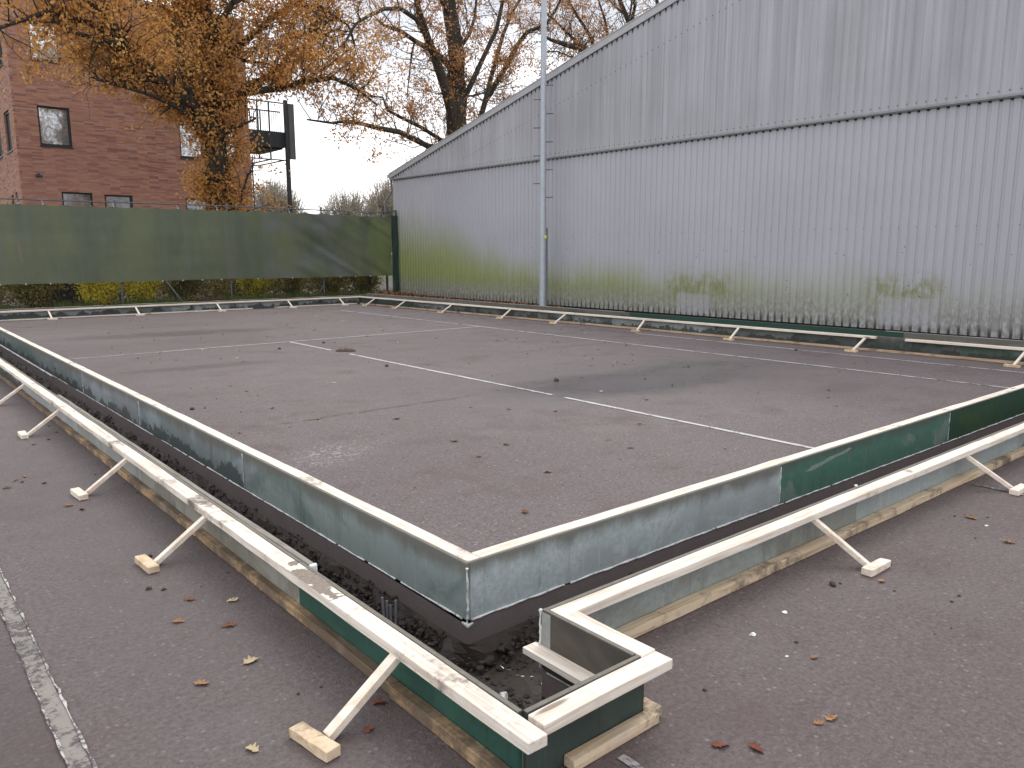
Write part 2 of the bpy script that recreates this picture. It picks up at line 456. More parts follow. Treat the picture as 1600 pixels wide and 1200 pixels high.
M = {}
M['asphalt'] = m_asphalt()
M['line'] = m_line('thin_white_paint', (.60, .58, .57), .47)
M['line_mid'] = m_line('faded_white_paint', (.58, .55, .55), .50)
M['line_faint'] = m_line('very_faded_white_paint', (.40, .37, .37), .58)
M['line_old'] = m_line('old_thick_line_paint', (.27, .242, .215), .51)
M['line_edge'] = m_line('old_line_edge', (.56, .52, .49), .55)
M['wood_x'] = m_wood('pale_pine_x', 'x', (.79, .72, .635), (.60, .49, .38), .34)
M['wood_y'] = m_wood('pale_pine_y', 'y', (.79, .72, .635), (.58, .48, .38), .48, 2.)
M['wood_far'] = m_wood('pale_pine_far', 'x', (.76, .68, .58), (.60, .49, .38), .25, 5.)
M['wood_fary'] = m_wood('pale_pine_far_y', 'y', (.76, .68, .58), (.60, .49, .38), .25, 6.)
M['wood_z'] = m_wood('pine_lath', 'z', (.80, .71, .61), (.64, .51, .39), .12, 3.)
M['wood_foot'] = m_wood('pine_block', 'z', (.66, .52, .36), (.44, .29, .16), .45, 4.)
M['wood_old_y'] = m_wood('weathered_plank_y', 'y', (.46, .31, .17), (.20, .12, .06), 1.05, 1.)
M['wood_old_x'] = m_wood('weathered_plank_x', 'x', (.60, .48, .34), (.40, .28, .16), .62, 7.)
M['wood_grey_y'] = m_wood('grey_lath_y', 'y', (.26, .24, .205), (.15, .135, .11), .35, 9.)
M['plyedge'] = m_plain('ply_edge', (.17, .155, .13), .85, 0, .4, 30)
M['plybrown'] = m_plain('brown_ply_edge', (.13, .075, .04), .85, 0, .4, 25)
def m_foam():
    k = NT('white_foam')
    f = k.noise(35, 3, .6)
    c = k.mix(k.step(k.noise(12, 4, .7), .45, .65), (.74, .75, .75), (.42, .43, .42))
    return k.bsdf(c, .9, k.bump(f, .5, .006), spec=.2)
M['foam'] = m_foam()
M['soil'] = m_soil()
M['cut'] = m_cut()
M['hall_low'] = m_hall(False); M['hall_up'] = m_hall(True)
M['trim'] = m_plain('verge_trim', (.40, .405, .42), .5, 0, .2, 2.5)
M['flash'] = m_plain('flashing', (.26, .265, .275), .5, 0, .35, 5)
M['roof'] = m_plain('roof_sheet', (.30, .31, .32), .6, 0, .2, 1.5)
M['black'] = m_plain('black_rubber', (.015, .015, .016), .6, 0, .3, 20)  # screw heads and specks, also the wedges that paint the overlap shadow
M['brick'] = m_brick()
M['frame'] = m_plain('dark_frame', (.018, .020, .022), .45, 0, .2, 8)
M['steel'] = m_plain('dark_steel', (.028, .031, .034), .5, 0, .3, 5)
M['slab'] = m_plain('dark_balcony_panel', (.030, .034, .038), .6, 0, .25, 3)
M['room'] = m_plain('dark_room', (.03, .03, .03), .9)
M['glass'] = m_glass()
M['tarp'] = m_tarp()
M['galv'] = m_galv()
M['greenpost'] = m_plain('green_coated_post', (.022, .042, .034), .5, 0, .3, 10)
M['greypost'] = m_plain('grey_post', (.10, .12, .13), .6, 0, .3, 10)
M['wire'] = m_plain('green_wire', (.03, .045, .035), .5)
M['pvc'] = m_plain('grey_pipe', (.17, .165, .16), .55, 0, .2, 8)
M['yellow'] = m_plain('yellow_sticker', (.72, .74, .02), .5, 0, .1, 10)
M['conduit'] = m_plain('grey_conduit', (.20, .20, .215), .5, 0, .2, 20)
M['bark'] = m_bark('oak_bark', (.028, .023, .019), (.082, .069, .054))
M['bark_far'] = m_bark('far_bark', (.26, .22, .18), (.38, .33, .28))
M['leaf_orange'] = m_leaf('orange_oak_leaf', [(0, (.33, .155, .055)), (.3, (.52, .255, .08)), (.65, (.66, .36, .115)), (.88, (.72, .45, .15)), (1, (.74, .58, .20))], .45)
M['leaf_brown'] = m_leaf('brown_oak_leaf', [(0, (.27, .125, .055)), (.4, (.47, .235, .10)), (.8, (.60, .32, .13)), (1, (.68, .43, .18))], .4)
M['leaf_shrub'] = m_leaf('yellow_shrub_leaf', [(0, (.10, .09, .03)), (.35, (.30, .28, .055)), (.6, (.56, .51, .08)), (.85, (.80, .69, .08)), (1, (.85, .74, .10))], .5)
M['leaf_dull'] = m_leaf('dull_shrub_leaf', [(0, (.09, .06, .03)), (.4, (.22, .17, .06)), (.75, (.36, .32, .09)), (1, (.48, .42, .12))], .35)
M['leaf_litter'] = m_leaf('litter_leaf', [(0, (.10, .035, .018)), (.4, (.21, .075, .03)), (.8, (.31, .13, .055)), (1, (.42, .24, .12))], .1)
M['grass'] = m_leaf('grass_blade', [(0, (.03, .045, .012)), (.5, (.07, .10, .025)), (1, (.14, .15, .05))], .2)
M['leaf_far'] = m_leaf('far_twigs', [(0, (.42, .34, .26)), (.5, (.52, .42, .31)), (1, (.60, .48, .34))], .2)
def m_dead(name, a, b):
    k = NT(name)
    f = k.noise(40, 4, .6); oi = k.n('ShaderNodeObjectInfo').outputs['Random']
    c = k.mix(oi, a, b); c = k.mix(k.step(f, .4, .7, 0, .6), c, tuple(t * .45 for t in a))
    return k.bsdf(c, .8, None, spec=.2)
M['dead'] = m_dead('dead_oak_leaf', (.17, .075, .035), (.36, .20, .10))
M['dead_pale'] = m_dead('pale_dead_leaf', (.45, .36, .22), (.55, .45, .30))
M['dead_red'] = m_dead('reddish_dead_leaf', (.17, .06, .04), (.24, .09, .05))
M['clod'] = m_soil('clod_soil', (.02, .015, .012), (.06, .045, .036))
M['mud'] = m_soil('brown_clump', (.07, .05, .034), (.17, .13, .09))
M['mulch'] = m_soil('garden_soil', (.03, .022, .015), (.10, .07, .045))
def m_water():
    k = NT('muddy_water')
    f = k.noise(3, 3, .5)
    return k.bsdf(k.mix(f, (.018, .015, .013), (.030, .024, .020)), .06, k.bump(k.noise(9, 2), .02, .01), spec=.5)
M['water'] = m_water()
M['wet_soil'] = m_soil('wet_mud', (.016, .013, .012), (.040, .032, .028))

# ------------------------------------------------------------------ camera
def make_camera():
    pitch, roll, yaw, H = 0.1671, -0.0017, 0.6971, 1.4871
    F = Vector((math.sin(yaw) * math.cos(pitch), math.cos(yaw) * math.cos(pitch), -math.sin(pitch)))
    R0 = Vector((math.cos(yaw), -math.sin(yaw), 0)); U0 = R0.cross(F)
    Rt = R0 * math.cos(roll) + U0 * math.sin(roll); U = -R0 * math.sin(roll) + U0 * math.cos(roll)
    cd = bpy.data.cameras.new('camera'); cd.sensor_width = 36; cd.lens = 1225 / 1600 * 36
    cd.clip_start = .05; cd.clip_end = 3000
    co = bpy.data.objects.new('camera', cd); COL.objects.link(co)
    m = Matrix((Rt, U, -F)).transposed().to_4x4(); m.translation = (0, 0, H)
    co.matrix_world = m
    sc.camera = co
make_camera()

# ------------------------------------------------------------------ light
def make_world():
    w = bpy.data.worlds.new('World'); sc.world = w; w.use_nodes = True
    t = w.node_tree; t.nodes.clear()
    N = t.nodes.new; L = t.links.new
    out = N('ShaderNodeOutputWorld'); bg = N('ShaderNodeBackground'); bg.inputs[1].default_value = .12
    sky = N('ShaderNodeTexSky'); sky.sky_type = 'NISHITA'; sky.sun_disc = False
    sky.sun_elevation = R(38); sky.sun_rotation = R(62); sky.air_density = 1.2; sky.dust_density = 2.
    tc = N('ShaderNodeTexCoord')
    mp = N('ShaderNodeMapping'); mp.inputs[3].default_value = (1, 1, 2.2); L(tc.outputs['Generated'], mp.inputs[0])
    n1 = N('ShaderNodeTexNoise'); n1.inputs['Scale'].default_value = 2.6; n1.inputs['Detail'].default_value = 7; n1.inputs['Roughness'].default_value = .55; n1.inputs['Distortion'].default_value = .4
    L(mp.outputs[0], n1.inputs['Vector'])
    r1 = N('ShaderNodeValToRGB'); e = r1.color_ramp.elements
    e[0].position = .38; e[0].color = (6.3, 6.6, 7.4, 1); e[1].position = .57; e[1].color = (15.5, 15.5, 15.8, 1)
    L(n1.outputs[0], r1.inputs[0])
    # brighter low band of cloud
    sx = N('ShaderNodeSeparateXYZ'); L(tc.outputs['Generated'], sx.inputs[0])
    mr = N('ShaderNodeMapRange'); mr.interpolation_type = 'SMOOTHSTEP'
    for i, v in ((1, .05), (2, .30), (3, 1.), (4, 0.)): mr.inputs[i].default_value = v
    L(sx.outputs[2], mr.inputs[0])
    m1 = N('ShaderNodeMix'); m1.data_type = 'RGBA'; L(mr.outputs[0], m1.inputs[0]); L(r1.outputs[0], m1.inputs[6]); m1.inputs[7].default_value = (13.5, 13.4, 13.6, 1)
    # thin places let some of the blue through
    m2 = N('ShaderNodeMix'); m2.data_type = 'RGBA'; m2.inputs[0].default_value = .90
    L(sky.outputs[0], m2.inputs[6]); L(m1.outputs[2], m2.inputs[7])
    L(m2.outputs[2], bg.inputs[0]); L(bg.outputs[0], out.inputs[0])
    sd = bpy.data.lights.new('sun', 'SUN'); sd.energy = 1.1; sd.angle = R(28); sd.color = (1., .96, .91)
    so = bpy.data.objects.new('sun', sd); COL.objects.link(so)
    el, az = R(50), R(62)
    d = Vector((math.sin(az) * math.cos(el), math.cos(az) * math.cos(el), math.sin(el)))
    so.rotation_euler = (-d).to_track_quat('-Z', 'Y').to_euler()
make_world()
vs = sc.view_settings
vs.view_transform = 'Standard'; vs.look = 'None'; vs.exposure = .1; vs.gamma = 1; vs.use_curve_mapping = False
sc.cycles.max_bounces = 6; sc.cycles.transparent_max_bounces = 6; sc.cycles.use_denoising = True

# ------------------------------------------------------------------ ground and trench
XI0, XI1 = (11.84, 2.42), (11.30, 20.40)      # trench face of the hall-side inner form
INNER = [(1.785, 2.42), XI0, XI1, (1.785, 20.40)]
OUTER = [(1.308, 1.518), (1.765, 1.518), (1.765, 1.943), (12.34, 1.943), (11.79, 20.90), (1.308, 20.90)]
def make_ground():
    bm = bmesh.new()
    def loop(pts):
        v = [bm.verts.new((x, y, 0)) for x, y in pts]
        return [bm.edges.new((v[i], v[(i + 1) % len(v)])) for i in range(len(v))]
    S = 700
    e = loop([(-S, -S), (S, -S), (S, S), (-S, S)]) + loop(OUTER)
    bmesh.ops.triangle_fill(bm, use_beauty=True, use_dissolve=False, edges=e)
    v = [bm.verts.new((x, y, 0)) for x, y in INNER]; bm.faces.new(v)
    for f in bm.faces:
        f.normal_update()
        if f.normal.z < 0: f.normal_flip()
    me = bpy.data.meshes.new('asphalt_ground'); bm.to_mesh(me); bm.free(); me.materials.append(M['asphalt'])
    o = bpy.data.objects.new('asphalt_ground', me); COL.objects.link(o)
    structure(o)
make_ground()

CUT = -.105; FLOOR = -.19
def fl(x, y):
    n = mnoise.noise((x * 3, y * 3, 0)) * .035 + mnoise.noise((x * 11, y * 11, 4)) * .025 + mnoise.noise((x * 30, y * 30, 8)) * .012
    z = FLOOR + n
    if y < 2.0 and x < 1.9: z = min(z, FLOOR - .03 + n * .5) if y < 1.9 else z
    return z
def wall(mb, p0, p1, n_in, seg, rough=True, cut=CUT):
    """trench side from p0 to p1; n_in points into the trench"""
    p0 = Vector(p0); p1 = Vector(p1); L = (p1 - p0).length; seg = max(2, int(L / seg))
    zs = [0, cut * .5, cut, cut - .012, cut - .04, cut - .075, cut - .12]
    vs = []; 
    for i in range(seg + 1):
        c = p0 + (p1 - p0) * (i / seg)
        for j, z in enumerate(zs):
            q = Vector((c.x, c.y, z)); s = (c.x + c.y)
            if rough and 0 < i < seg:
                if j == 2: q.z += mnoise.noise((c.x * 2, c.y * 2, 5)) * .018
                if j >= 3:
                    a = .02 + .018 * (j - 3)
                    off = a * (.75 + .9 * mnoise.noise((c.x * 9, c.y * 9, z * 12)) + .7 * mnoise.noise((c.x * 26, c.y * 26, z * 30)))
                    q.x += n_in[0] * off; q.y += n_in[1] * off
                    q.z += mnoise.noise((c.x * 14, c.y * 14, z * 14 + 3)) * .02
            vs.append(q)
    nz = len(zs); fs = []; fs2 = []
    b = len(mb.v)
    mb.v += [tuple(q) for q in vs]
    for i in range(seg):
        for j in range(nz - 1):
            k = b + i * nz + j
            mb.f.append((k, k + nz, k + nz + 1, k + 1)); mb.m.append(0 if j < 2 else 1)
def make_trench():
    mb = MB()
    def ring(pts, inward_sign, fine):
        for i in range(len(pts)):
            p0 = Vector(pts[i]); p1 = Vector(pts[(i + 1) % len(pts)])
            d = (p1 - p0).normalized(); n = Vector((-d.y, d.x)) * inward_sign
            wall(mb, p0, p1, n, fine, True)
    ring(INNER, -1, .05)       # counter-clockwise: left normal points into the court, so the trench is on the right
    ring(OUTER, 1, .06)
    o = mb.build('trench_wall', [M['cut'], M['soil']], fix=False); structure(o)
    # floor: strips between the two outlines
    mb = MB()
    def strip(x0, x1, y0, y1, st):
        nx = max(1, int((x1 - x0) / st)); ny = max(1, int((y1 - y0) / st)); b = len(mb.v)
        for i in range(nx + 1):
            for j in range(ny + 1):
                x = x0 + (x1 - x0) * i / nx; y = y0 + (y1 - y0) * j / ny
                mb.v.append((x, y, fl(x, y)))
        for i in range(nx):
            for j in range(ny):
                k = b + i * (ny + 1) + j
                mb.f.append((k, k + ny + 1, k + ny + 2, k + 1)); mb.m.append(0)
    strip(1.25, 1.9, 1.45, 9.0, .022); strip(1.25, 1.9, 9.0, 21., .06); strip(1.9, 5.0, 1.88, 2.5, .03); strip(5.0, 12.5, 1.88, 2.5, .08)
    strip(11.2, 12.4, 2.5, 21., .12); strip(1.9, 11.2, 20.3, 21., .12)
    o = mb.build('trench_floor', M['soil'], fix=False); structure(o)
    # standing water at the corner
    mb = MB()
    pts = []
    for i in range(28):
        a = 2 * math.pi * i / 28
        r = 1 + .18 * mnoise.noise((math.cos(a) * 1.5, math.sin(a) * 1.5, 2))
        pts.append((1.575 + .235 * r * math.cos(a), 1.74 + .24 * r * math.sin(a), FLOOR - .012))
    pts = [(min(x, 1.78), max(1.50, y), z) for x, y, z in pts]
    mb.add(pts, [tuple(range(28))])
    o = mb.build('puddle', M['water'], fix=False); structure(o)
    # loose lumps in the trench
    mb = MB()
    ico = [(0, 0, 1), (.894, 0, .447), (.276, .851, .447), (-.724, .526, .447), (-.724, -.526, .447), (.276, -.851, .447), (.724, .526, -.447), (-.276, .851, -.447), (-.894, 0, -.447), (-.276, -.851, -.447), (.724, -.526, -.447), (0, 0, -1)]
    icf = [(0, 1, 2), (0, 2, 3), (0, 3, 4), (0, 4, 5), (0, 5, 1), (1, 6, 2), (2, 7, 3), (3, 8, 4), (4, 9, 5), (5, 10, 1), (6, 7, 2), (7, 8, 3), (8, 9, 4), (9, 10, 5), (10, 6, 1), (11, 7, 6), (11, 8, 7), (11, 9, 8), (11, 10, 9), (11, 6, 10)]
    def lump(x, y, z, r):
        a = random.uniform(0, 6.28); ca, sa = math.cos(a), math.sin(a)
        s = [random.uniform(.7, 1.3) for _ in range(3)]
        vs = []
        for (u, v, w) in ico:
            j = random.uniform(.75, 1.2)
            u, v, w = u * r * s[0] * j, v * r * s[1] * j, w * r * s[2] * j * .8
            vs.append((x + u * ca - v * sa, y + u * sa + v * ca, z + w))
        mb.add(vs, icf)
    for i in range(5200):
        t = random.random()
        if t < .72:
            y = 1.95 + 7.5 * random.random() ** 1.6; x = 1.785 - abs(random.gauss(.03, .12))
            if x < 1.33: x = 1.33 + random.random() * .1
            if y < 2.5 and random.random() < .5: continue
        else:
            x = 1.80 + 3. * random.random(); y = 2.42 - abs(random.gauss(.03, .12)); y = max(y, 1.97)
        z = fl(x, y)
        dw = (1.785 - x) if y > 2.42 else (2.42 - y)
        zz = z + max(0, .10 - dw * .8) * random.random()
        lump(x, y, zz, random.choice((.004, .005, .006, .007, .008, .010, .012, .018)))
    for i in range(700):
        x = random.uniform(1.35, 1.74); y = random.uniform(1.95, 2.45)
        lump(x, y, fl(x, y), random.choice((.005, .006, .008, .01, .015)))
    for i in range(60):
        x = random.uniform(1.34, 1.74); y = random.uniform(1.55, 1.95)
        lump(x, y, fl(x, y) + .004, random.choice((.006, .009, .012)))
    o = mb.build('loose_soil', M['soil'], fix=False); o['kind'] = 'stuff'; o['label'] = 'loose dark lumps of soil along the bottom of the trench'; o['category'] = 'soil'
make_trench()

# ------------------------------------------------------------------ painted lines
def line(p0, p1, w, mat, z=.004, name='white_line'):
    p0 = Vector(p0); p1 = Vector(p1); L = (p1 - p0).length; d = (p1 - p0) / L; n = Vector((-d.y, d.x))
    k = max(2, int(L / .05)); mb = MB(); vs = []
    for i in range(k + 1):
        c = p0 + d * (L * i / k)
        for s in (-1, 1):
            q = c + n * s * (w / 2 + random.uniform(-.004, .004))
            vs.append((q.x, q.y, z))
    mb.add(vs, [(2 * i, 2 * i + 2, 2 * i + 3, 2 * i + 1) for i in range(k)])
    o = mb.build(name, mat, fix=False); return structure(o)
line((5.545, 12.49), (5.545, 10.95), .045, M['line']); line((5.545, 10.35), (5.53, 6.95), .05, M['line']); line((5.53, 6.95), (5.53, 5.95), .045, M['line_mid']); line((5.53, 5.75), (5.50, 2.45), .05, M['line'])
line((1.95, 12.40), (3.4, 12.44), .04, M['line_mid']); line((3.4, 12.44), (9.60, 12.50), .045, M['line'])
line((9.635, 2.45), (9.635, 12.6), .05, M['line_mid']); line((9.635, 12.6), (9.635, 18.4), .05, M['line_mid'])
line((11.0, 3.0), (11.0, 9.6), .05, M['line_mid']); line((10.98, 9.6), (10.93, 18.4), .05, M['line_faint'])
line((.365, .9), (.365, 9.), .056, M['line_old'], .004)
line((.334, .9), (.334, 9.), .006, M['line_edge'], .008, 'white_line'); line((.396, .9), (.396, 9.), .007, M['line_edge'], .008, 'white_line')
line((1.61, .5), (1.61, 1.42), .03, M['line_faint']); line((5.40, .6), (5.42, 1.83), .035, M['line_faint'])

# ------------------------------------------------------------------ formwork
class Run:
    """one shuttering run; p0-p1 is its trench face, the supports stand on its left"""
    def __init__(self, name, label, p0, p1, ztop, axis):
        self.p0 = Vector(p0); self.p1 = Vector(p1); self.L = (self.p1 - self.p0).length
        self.d = (self.p1 - self.p0) / self.L; self.n = Vector((-self.d.y, self.d.x))
        self.z = ztop; self.ax = axis
        self.root = empty(name, (self.p0.x, self.p0.y, 0), label, 'formwork', 'timber shuttering around the trench')
    def at(self, s, o=0., z=0.):
        q = self.p0 + self.d * s + self.n * o
        return Vector((q.x, q.y, z))
    def panel(self, s0, s1, mat, z0=.004, z1=None, zb0=None, label=None):
        mb = MB()
        mb.obox(self.at(s0), self.at(s1), 0, .018, z0, (z1 or self.z), z0b=zb0)
        o = mb.build('panel', mat, self.root, bevel=.0015)
        if label: o['label'] = label
        mb = MB(); n = max(2, int((s1 - s0) / .25))
        mb.obox(self.at(s0 + .001), self.at(s1 - .001), .0012, .0168, (z1 or self.z) - .004, (z1 or self.z) + .0022, seg=n, jit=.0008)
        mb.build('ply_edge', M['plyedge'], o)
        return o
    def plank(self, s0, s1, mat, o0=.019, o1=.088, th=.035, dz=0., name='top_plank', dzb=None, skew=0.):
        mb = MB(); n = max(2, int((s1 - s0) / .22))
        zb = self.z + dz; ze = self.z + (dz if dzb is None else dzb)
        mb.obox(self.at(s0), self.at(s1), o0, o1, zb - th, zb, seg=n, jit=.0018, z0b=ze - th, z1b=ze)
        return mb.build(name, mat, self.root, bevel=.003)
    def bottom(self, s0, s1, mat, o0=.020, o1=.066, th=.042, z0=.003):
        mb = MB(); n = max(2, int((s1 - s0) / .2))
        mb.obox(self.at(s0), self.at(s1), o0, o1, z0, z0 + th, seg=n, jit=.0025)
        return mb.build('bottom_plank', mat, self.root, bevel=.003)
    def brace(self, s, dx=0., wood=None, foot=None, off=.335, w=.034, h=.024, half=.095, skew=0., ramp=None):
        wood = wood or M['wood_z']; foot = foot or M['wood_foot']
        mb = MB()
        mb.beam(self.at(s, .062, self.z - .030), self.at(s + dx, off - .006, .012), w, h)
        o = mb.build('brace', wood, self.root, bevel=.002)
        mb = MB()
        a = self.at(s + dx - half, off, 0); b = self.at(s + dx + half, off + skew, 0)
        mb.obox(a, b, 0, .052, .002, .036, seg=4, jit=.002)
        mb.build('foot_block', foot, o, bevel=.003)
        return o
    def foam(self, s0, s1, r0=.003, r1=.009, z=.003, gap=.25, off=-.003, part='foam_bead'):
        mb = MB(); s = s0
        while s < s1:
            ln = random.uniform(.1, .6)
            if mnoise.noise((s * 1.7, self.p0.x, self.p0.y)) * .5 + .5 > gap:
                pts = []; e = min(s1, s + ln); k = max(3, int((e - s) / .02))
                for i in range(k + 1):
                    u = s + (e - s) * i / k
                    nn = mnoise.noise((u * 14, self.p0.y, 3)) * .5 + .5
                    nn2 = mnoise.noise((u * 45, self.p0.y, 9)) * .5 + .5
                    r = r0 + (r1 - r0) * (nn * .6 + nn2 * .4) ** 1.5
                    q = self.at(u, off, z - r * .4 + mnoise.noise((u * 9, 1, self.p0.x)) * .003)
                    pts.append((q.x, q.y, q.z, r))
                mb.tube(pts, 5)
            s += ln + random.uniform(0, .05)
        return mb.build(part, M['foam'], self.root, fix=False, smooth=True)

P = m_panel
teal = (.085, .135, .128); blue = (.26, .335, .365); dgreen = (.022, .058, .044); mgreen = (.040, .120, .085); grey = (.215, .225, .215); conc = (.20, .19, .165); pale = (.33, .36, .365); dk = (.055, .062, .052)

# inner run on the left: seen on its trench side
li = Run('formwork', 'long inner shuttering at the left of the court, teal and grey boards above the trench', (1.785, 20.40), (1.785, 2.42), .2425, 'y')
li.panel(15.61, 17.98, P('panel_teal', (.165, .215, .198), (.27, .315, .305), (.20, .23, .22), (.06, .075, .072), 1.3, .5, -.015, drip_amt=.6), zb0=-.022)
li.panel(13.27, 15.608, P('panel_blue_grey', (.27, .325, .345), (.19, .22, .22), (.12, .135, .13), (.055, .07, .07), 2.1, .45, .035))
li.panel(11.14, 13.268, P('panel_cement', (.24, .25, .26), (.30, .335, .35), (.13, .125, .12), (.075, .08, .08), 3.7, .45, .015))
li.panel(8.8, 11.138, P('panel_grey_green', (.15, .175, .170), (.20, .22, .225), (.10, .115, .11), (.04, .045, .045), 4.9, .5, .02))
li.panel(6.4, 8.798, P('panel_sea_green', (.085, .135, .12), (.16, .18, .18), (.11, .14, .13), (.04, .045, .045), 5.3, .5, .02))
li.panel(0, 6.398, P('panel_far_green', (.12, .16, .155), (.2, .22, .22), (.1, .11, .11), seed=6.1))
for a, b in ((0, 4.1), (4.1, 8.3), (8.302, 12.6), (12.602, 15.1), (15.102, 17.961)):
    li.plank(a, b, M['wood_y'], dz=random.uniform(-.002, .003))
li.foam(14.2, 17.95, .0016, .0085, .0, .22); li.foam(9.5, 14.2, .0012, .0085, .001, .36); li.foam(3., 9.5, .006, .022, -.006, .15)
for (s, r) in ((15.609, .0035), (13.269, .0035), (11.139, .003)):
    mb = MB()
    pts = [tuple(li.at(s + mnoise.noise((i * .9, s, 0)) * .003, -.001, .01 + i * .02)) + (r * random.uniform(.2, 1.3),) for i in range(12)]
    mb.tube(pts, 5)
    mb.build('joint_filler', M['foam'], li.root, fix=False)
for s in (16.6, 14.9, 13.1, 11.0, 9.2): li.brace(s)

# inner run on the right
ri = Run('formwork', 'inner shuttering facing the camera along the near trench, pale blue and bright green boards', (1.785, 2.42), (11.84, 2.42), .2425, 'x')
ri.panel(.0185, 2.315, P('panel_pale_blue', (.41, .46, .465), (.345, .38, .38), (.25, .27, .27), (.05, .055, .05), 7.7, .42, -.02, drip_amt=.3), z0=-.012, zb0=.004)
ri.panel(2.317, 4.735, P('panel_bright_green', (.066, .160, .118), (.17, .22, .195), (.14, .20, .17), (.025, .045, .038), 8.6, .34, -.012, top=(.07, .085, .07), drip_amt=.35))
ri.panel(4.737, 7.1, P('panel_bottle_green', (.022, .062, .036), (.035, .075, .03), (.05, .08, .05), (.012, .02, .016), 9.4, .5, -.01, top=(.02, .05, .03)))
ri.panel(7.102, 10.05, P('panel_bottle_green', (.03, .065, .045), (.14, .16, .15), (.06, .08, .06), seed=10.2))
for a, b in ((.0895, 3.9), (3.902, 8.1), (8.102, 10.05)):
    ri.plank(a, b, M['wood_x'], dz=random.uniform(-.002, .003))
ri.foam(.02, 10., .002, .0095, .001, .16)
mb = MB()
pts = [(1.785 + random.uniform(-.003, .002), 2.416 + random.uniform(-.003, .002), -.02 + i * .0165, .005 * random.uniform(.5, 1.5)) for i in range(16)]
mb.tube(pts, 6); mb.tube([(1.81, 2.414, -.016, .004), (1.785, 2.414, -.022, .010), (1.782, 2.45, -.018, .005)], 6)
mb.build('joint_filler', M['foam'], ri.root, fix=False)
# joint lines and a pale patch of filler on the green board
for s in (2.316, 4.736):
    mb = MB()
    mb.tube([tuple(ri.at(s + mnoise.noise((i * .9, s, 0)) * .003, -.001, .01 + i * .02)) + (.003 * random.uniform(.3, 1.4),) for i in range(12)], 5)
    mb.build('joint_filler', M['foam'], ri.root, fix=False)
mb = MB()
out = [(2.60, .150), (2.68, .172), (2.80, .178), (2.86, .192), (3.02, .200), (3.13, .214), (3.17, .205), (3.10, .188), (2.98, .178), (2.86, .168), (2.75, .150), (2.66, .140)]
vsf = [tuple(ri.at(s - .0, -.0015, z + random.uniform(-.004, .004))) for s, z in out]
vsb = [tuple(ri.at(s - .0, .004, z)) for s, z in out]
k = len(out)
mb.add(vsf + vsb, [tuple(range(k))] + [tuple(range(2 * k - 1, k - 1, -1))] + [(i, k + i, k + (i + 1) % k, (i + 1) % k) for i in range(k)])
mb.build('cement_smear', m_plain('cement_smear', (.20, .25, .23), .9, 0, .3, 20), ri.root)
for s in (1.5, 3.2, 5.0, 6.8): ri.brace(s)

# outer run on the left
lo = Run('formwork', 'outer left shuttering on braces, dark green near the camera and grey beyond', (1.308, 1.518), (1.308, 20.90), .226, 'y')
lo.panel(0, 1.40, P('panel_dark_green', (.022, .074, .055), (.030, .095, .070), (.07, .12, .10), (.014, .03, .024), 11.3, .4, .0, top=(.02, .05, .04), drip_amt=.22))
lo.panel(1.402, 3.70, P('panel_brown_grey', (.205, .193, .162), (.29, .28, .245), (.10, .09, .075), (.10, .09, .075), 12.4, .45, -.01, top=(.09, .08, .07)))
lo.panel(3.702, 5.55, P('panel_light_grey', (.32, .33, .32), (.27, .27, .25), (.15, .145, .13), (.14, .13, .115), 13.5, .4, -.01, top=(.12, .115, .105)))
lo.panel(5.552, 8.2, P('panel_light_grey', (.36, .38, .385), (.31, .32, .32), (.18, .18, .17), (.18, .17, .16), 14.1, .4, -.02, top=(.15, .15, .14)))
lo.panel(8.202, 19.38, P('panel_light_grey', (.26, .28, .28), (.2, .21, .21), (.15, .15, .14), seed=15.8))
lo.plank(-.125, 2.26, M['wood_y'], dz=.001); lo.plank(2.262, 4.45, M['wood_y'], dz=.003, dzb=.0); lo.plank(4.452, 8.3, M['wood_y'], dz=.0); lo.plank(8.302, 12.5, M['wood_y']); lo.plank(12.502, 19.38, M['wood_y'])
lo.plank(1.33, 6.4, M['wood_grey_y'], o0=-.026, o1=-.001, th=.03, dz=.006, name='lath')
lo.bottom(-.06, .62, M['wood_old_y'], o1=.062); lo.bottom(.622, 2.6, M['wood_old_y'], o1=.055); lo.bottom(2.602, 5.1, M['wood_old_y'], o1=.056); lo.bottom(5.102, 9.3, M['wood_old_y'], o1=.056); lo.bottom(9.302, 19., M['wood_old_y'], o1=.056)
for s, w_, h_, ft in ((.545, .040, .026, None), (2.33, .034, .024, None), (3.78, .034, .024, M['wood_z']), (5.85, .034, .024, M['wood_z']), (7.55, .034, .024, M['wood_z']), (9.4, .034, .024, M['wood_z']), (11.2, .034, .024, M['wood_z'])):
    lo.brace(s, random.uniform(-.02, .02), foot=ft, w=w_, h=h_, skew=random.uniform(-.015, .03))
mb = MB()   # mortar spilled on the rail: a thin rough crust
ns, no = 60, 12
for i in range(ns + 1):
    for j in range(no + 1):
        s_ = .98 + .44 * i / ns; o_ = .020 + .069 * j / no
        e = 1 - ((s_ - 1.20) / .20) ** 2 - .5 * ((o_ - .055) / .040) ** 2
        h = e * .6 + .75 * mnoise.noise((s_ * 16, o_ * 22, 1)) + .3 * mnoise.noise((s_ * 60, o_ * 60, 3))
        q = lo.at(s_, o_, .2275 + max(-.006, min(.006, .004 * h + .0012 * mnoise.noise((s_ * 150, o_ * 150, 5)))))
        mb.v.append(tuple(q))
for i in range(ns):
    for j in range(no):
        k = i * (no + 1) + j; mb.f.append((k, k + no + 1, k + no + 2, k + 1)); mb.m.append(0)
mb.build('mortar_spill', m_plain('dried_mortar', (.24, .20, .165), .95, 0, .55, 70), lo.root, fix=False)
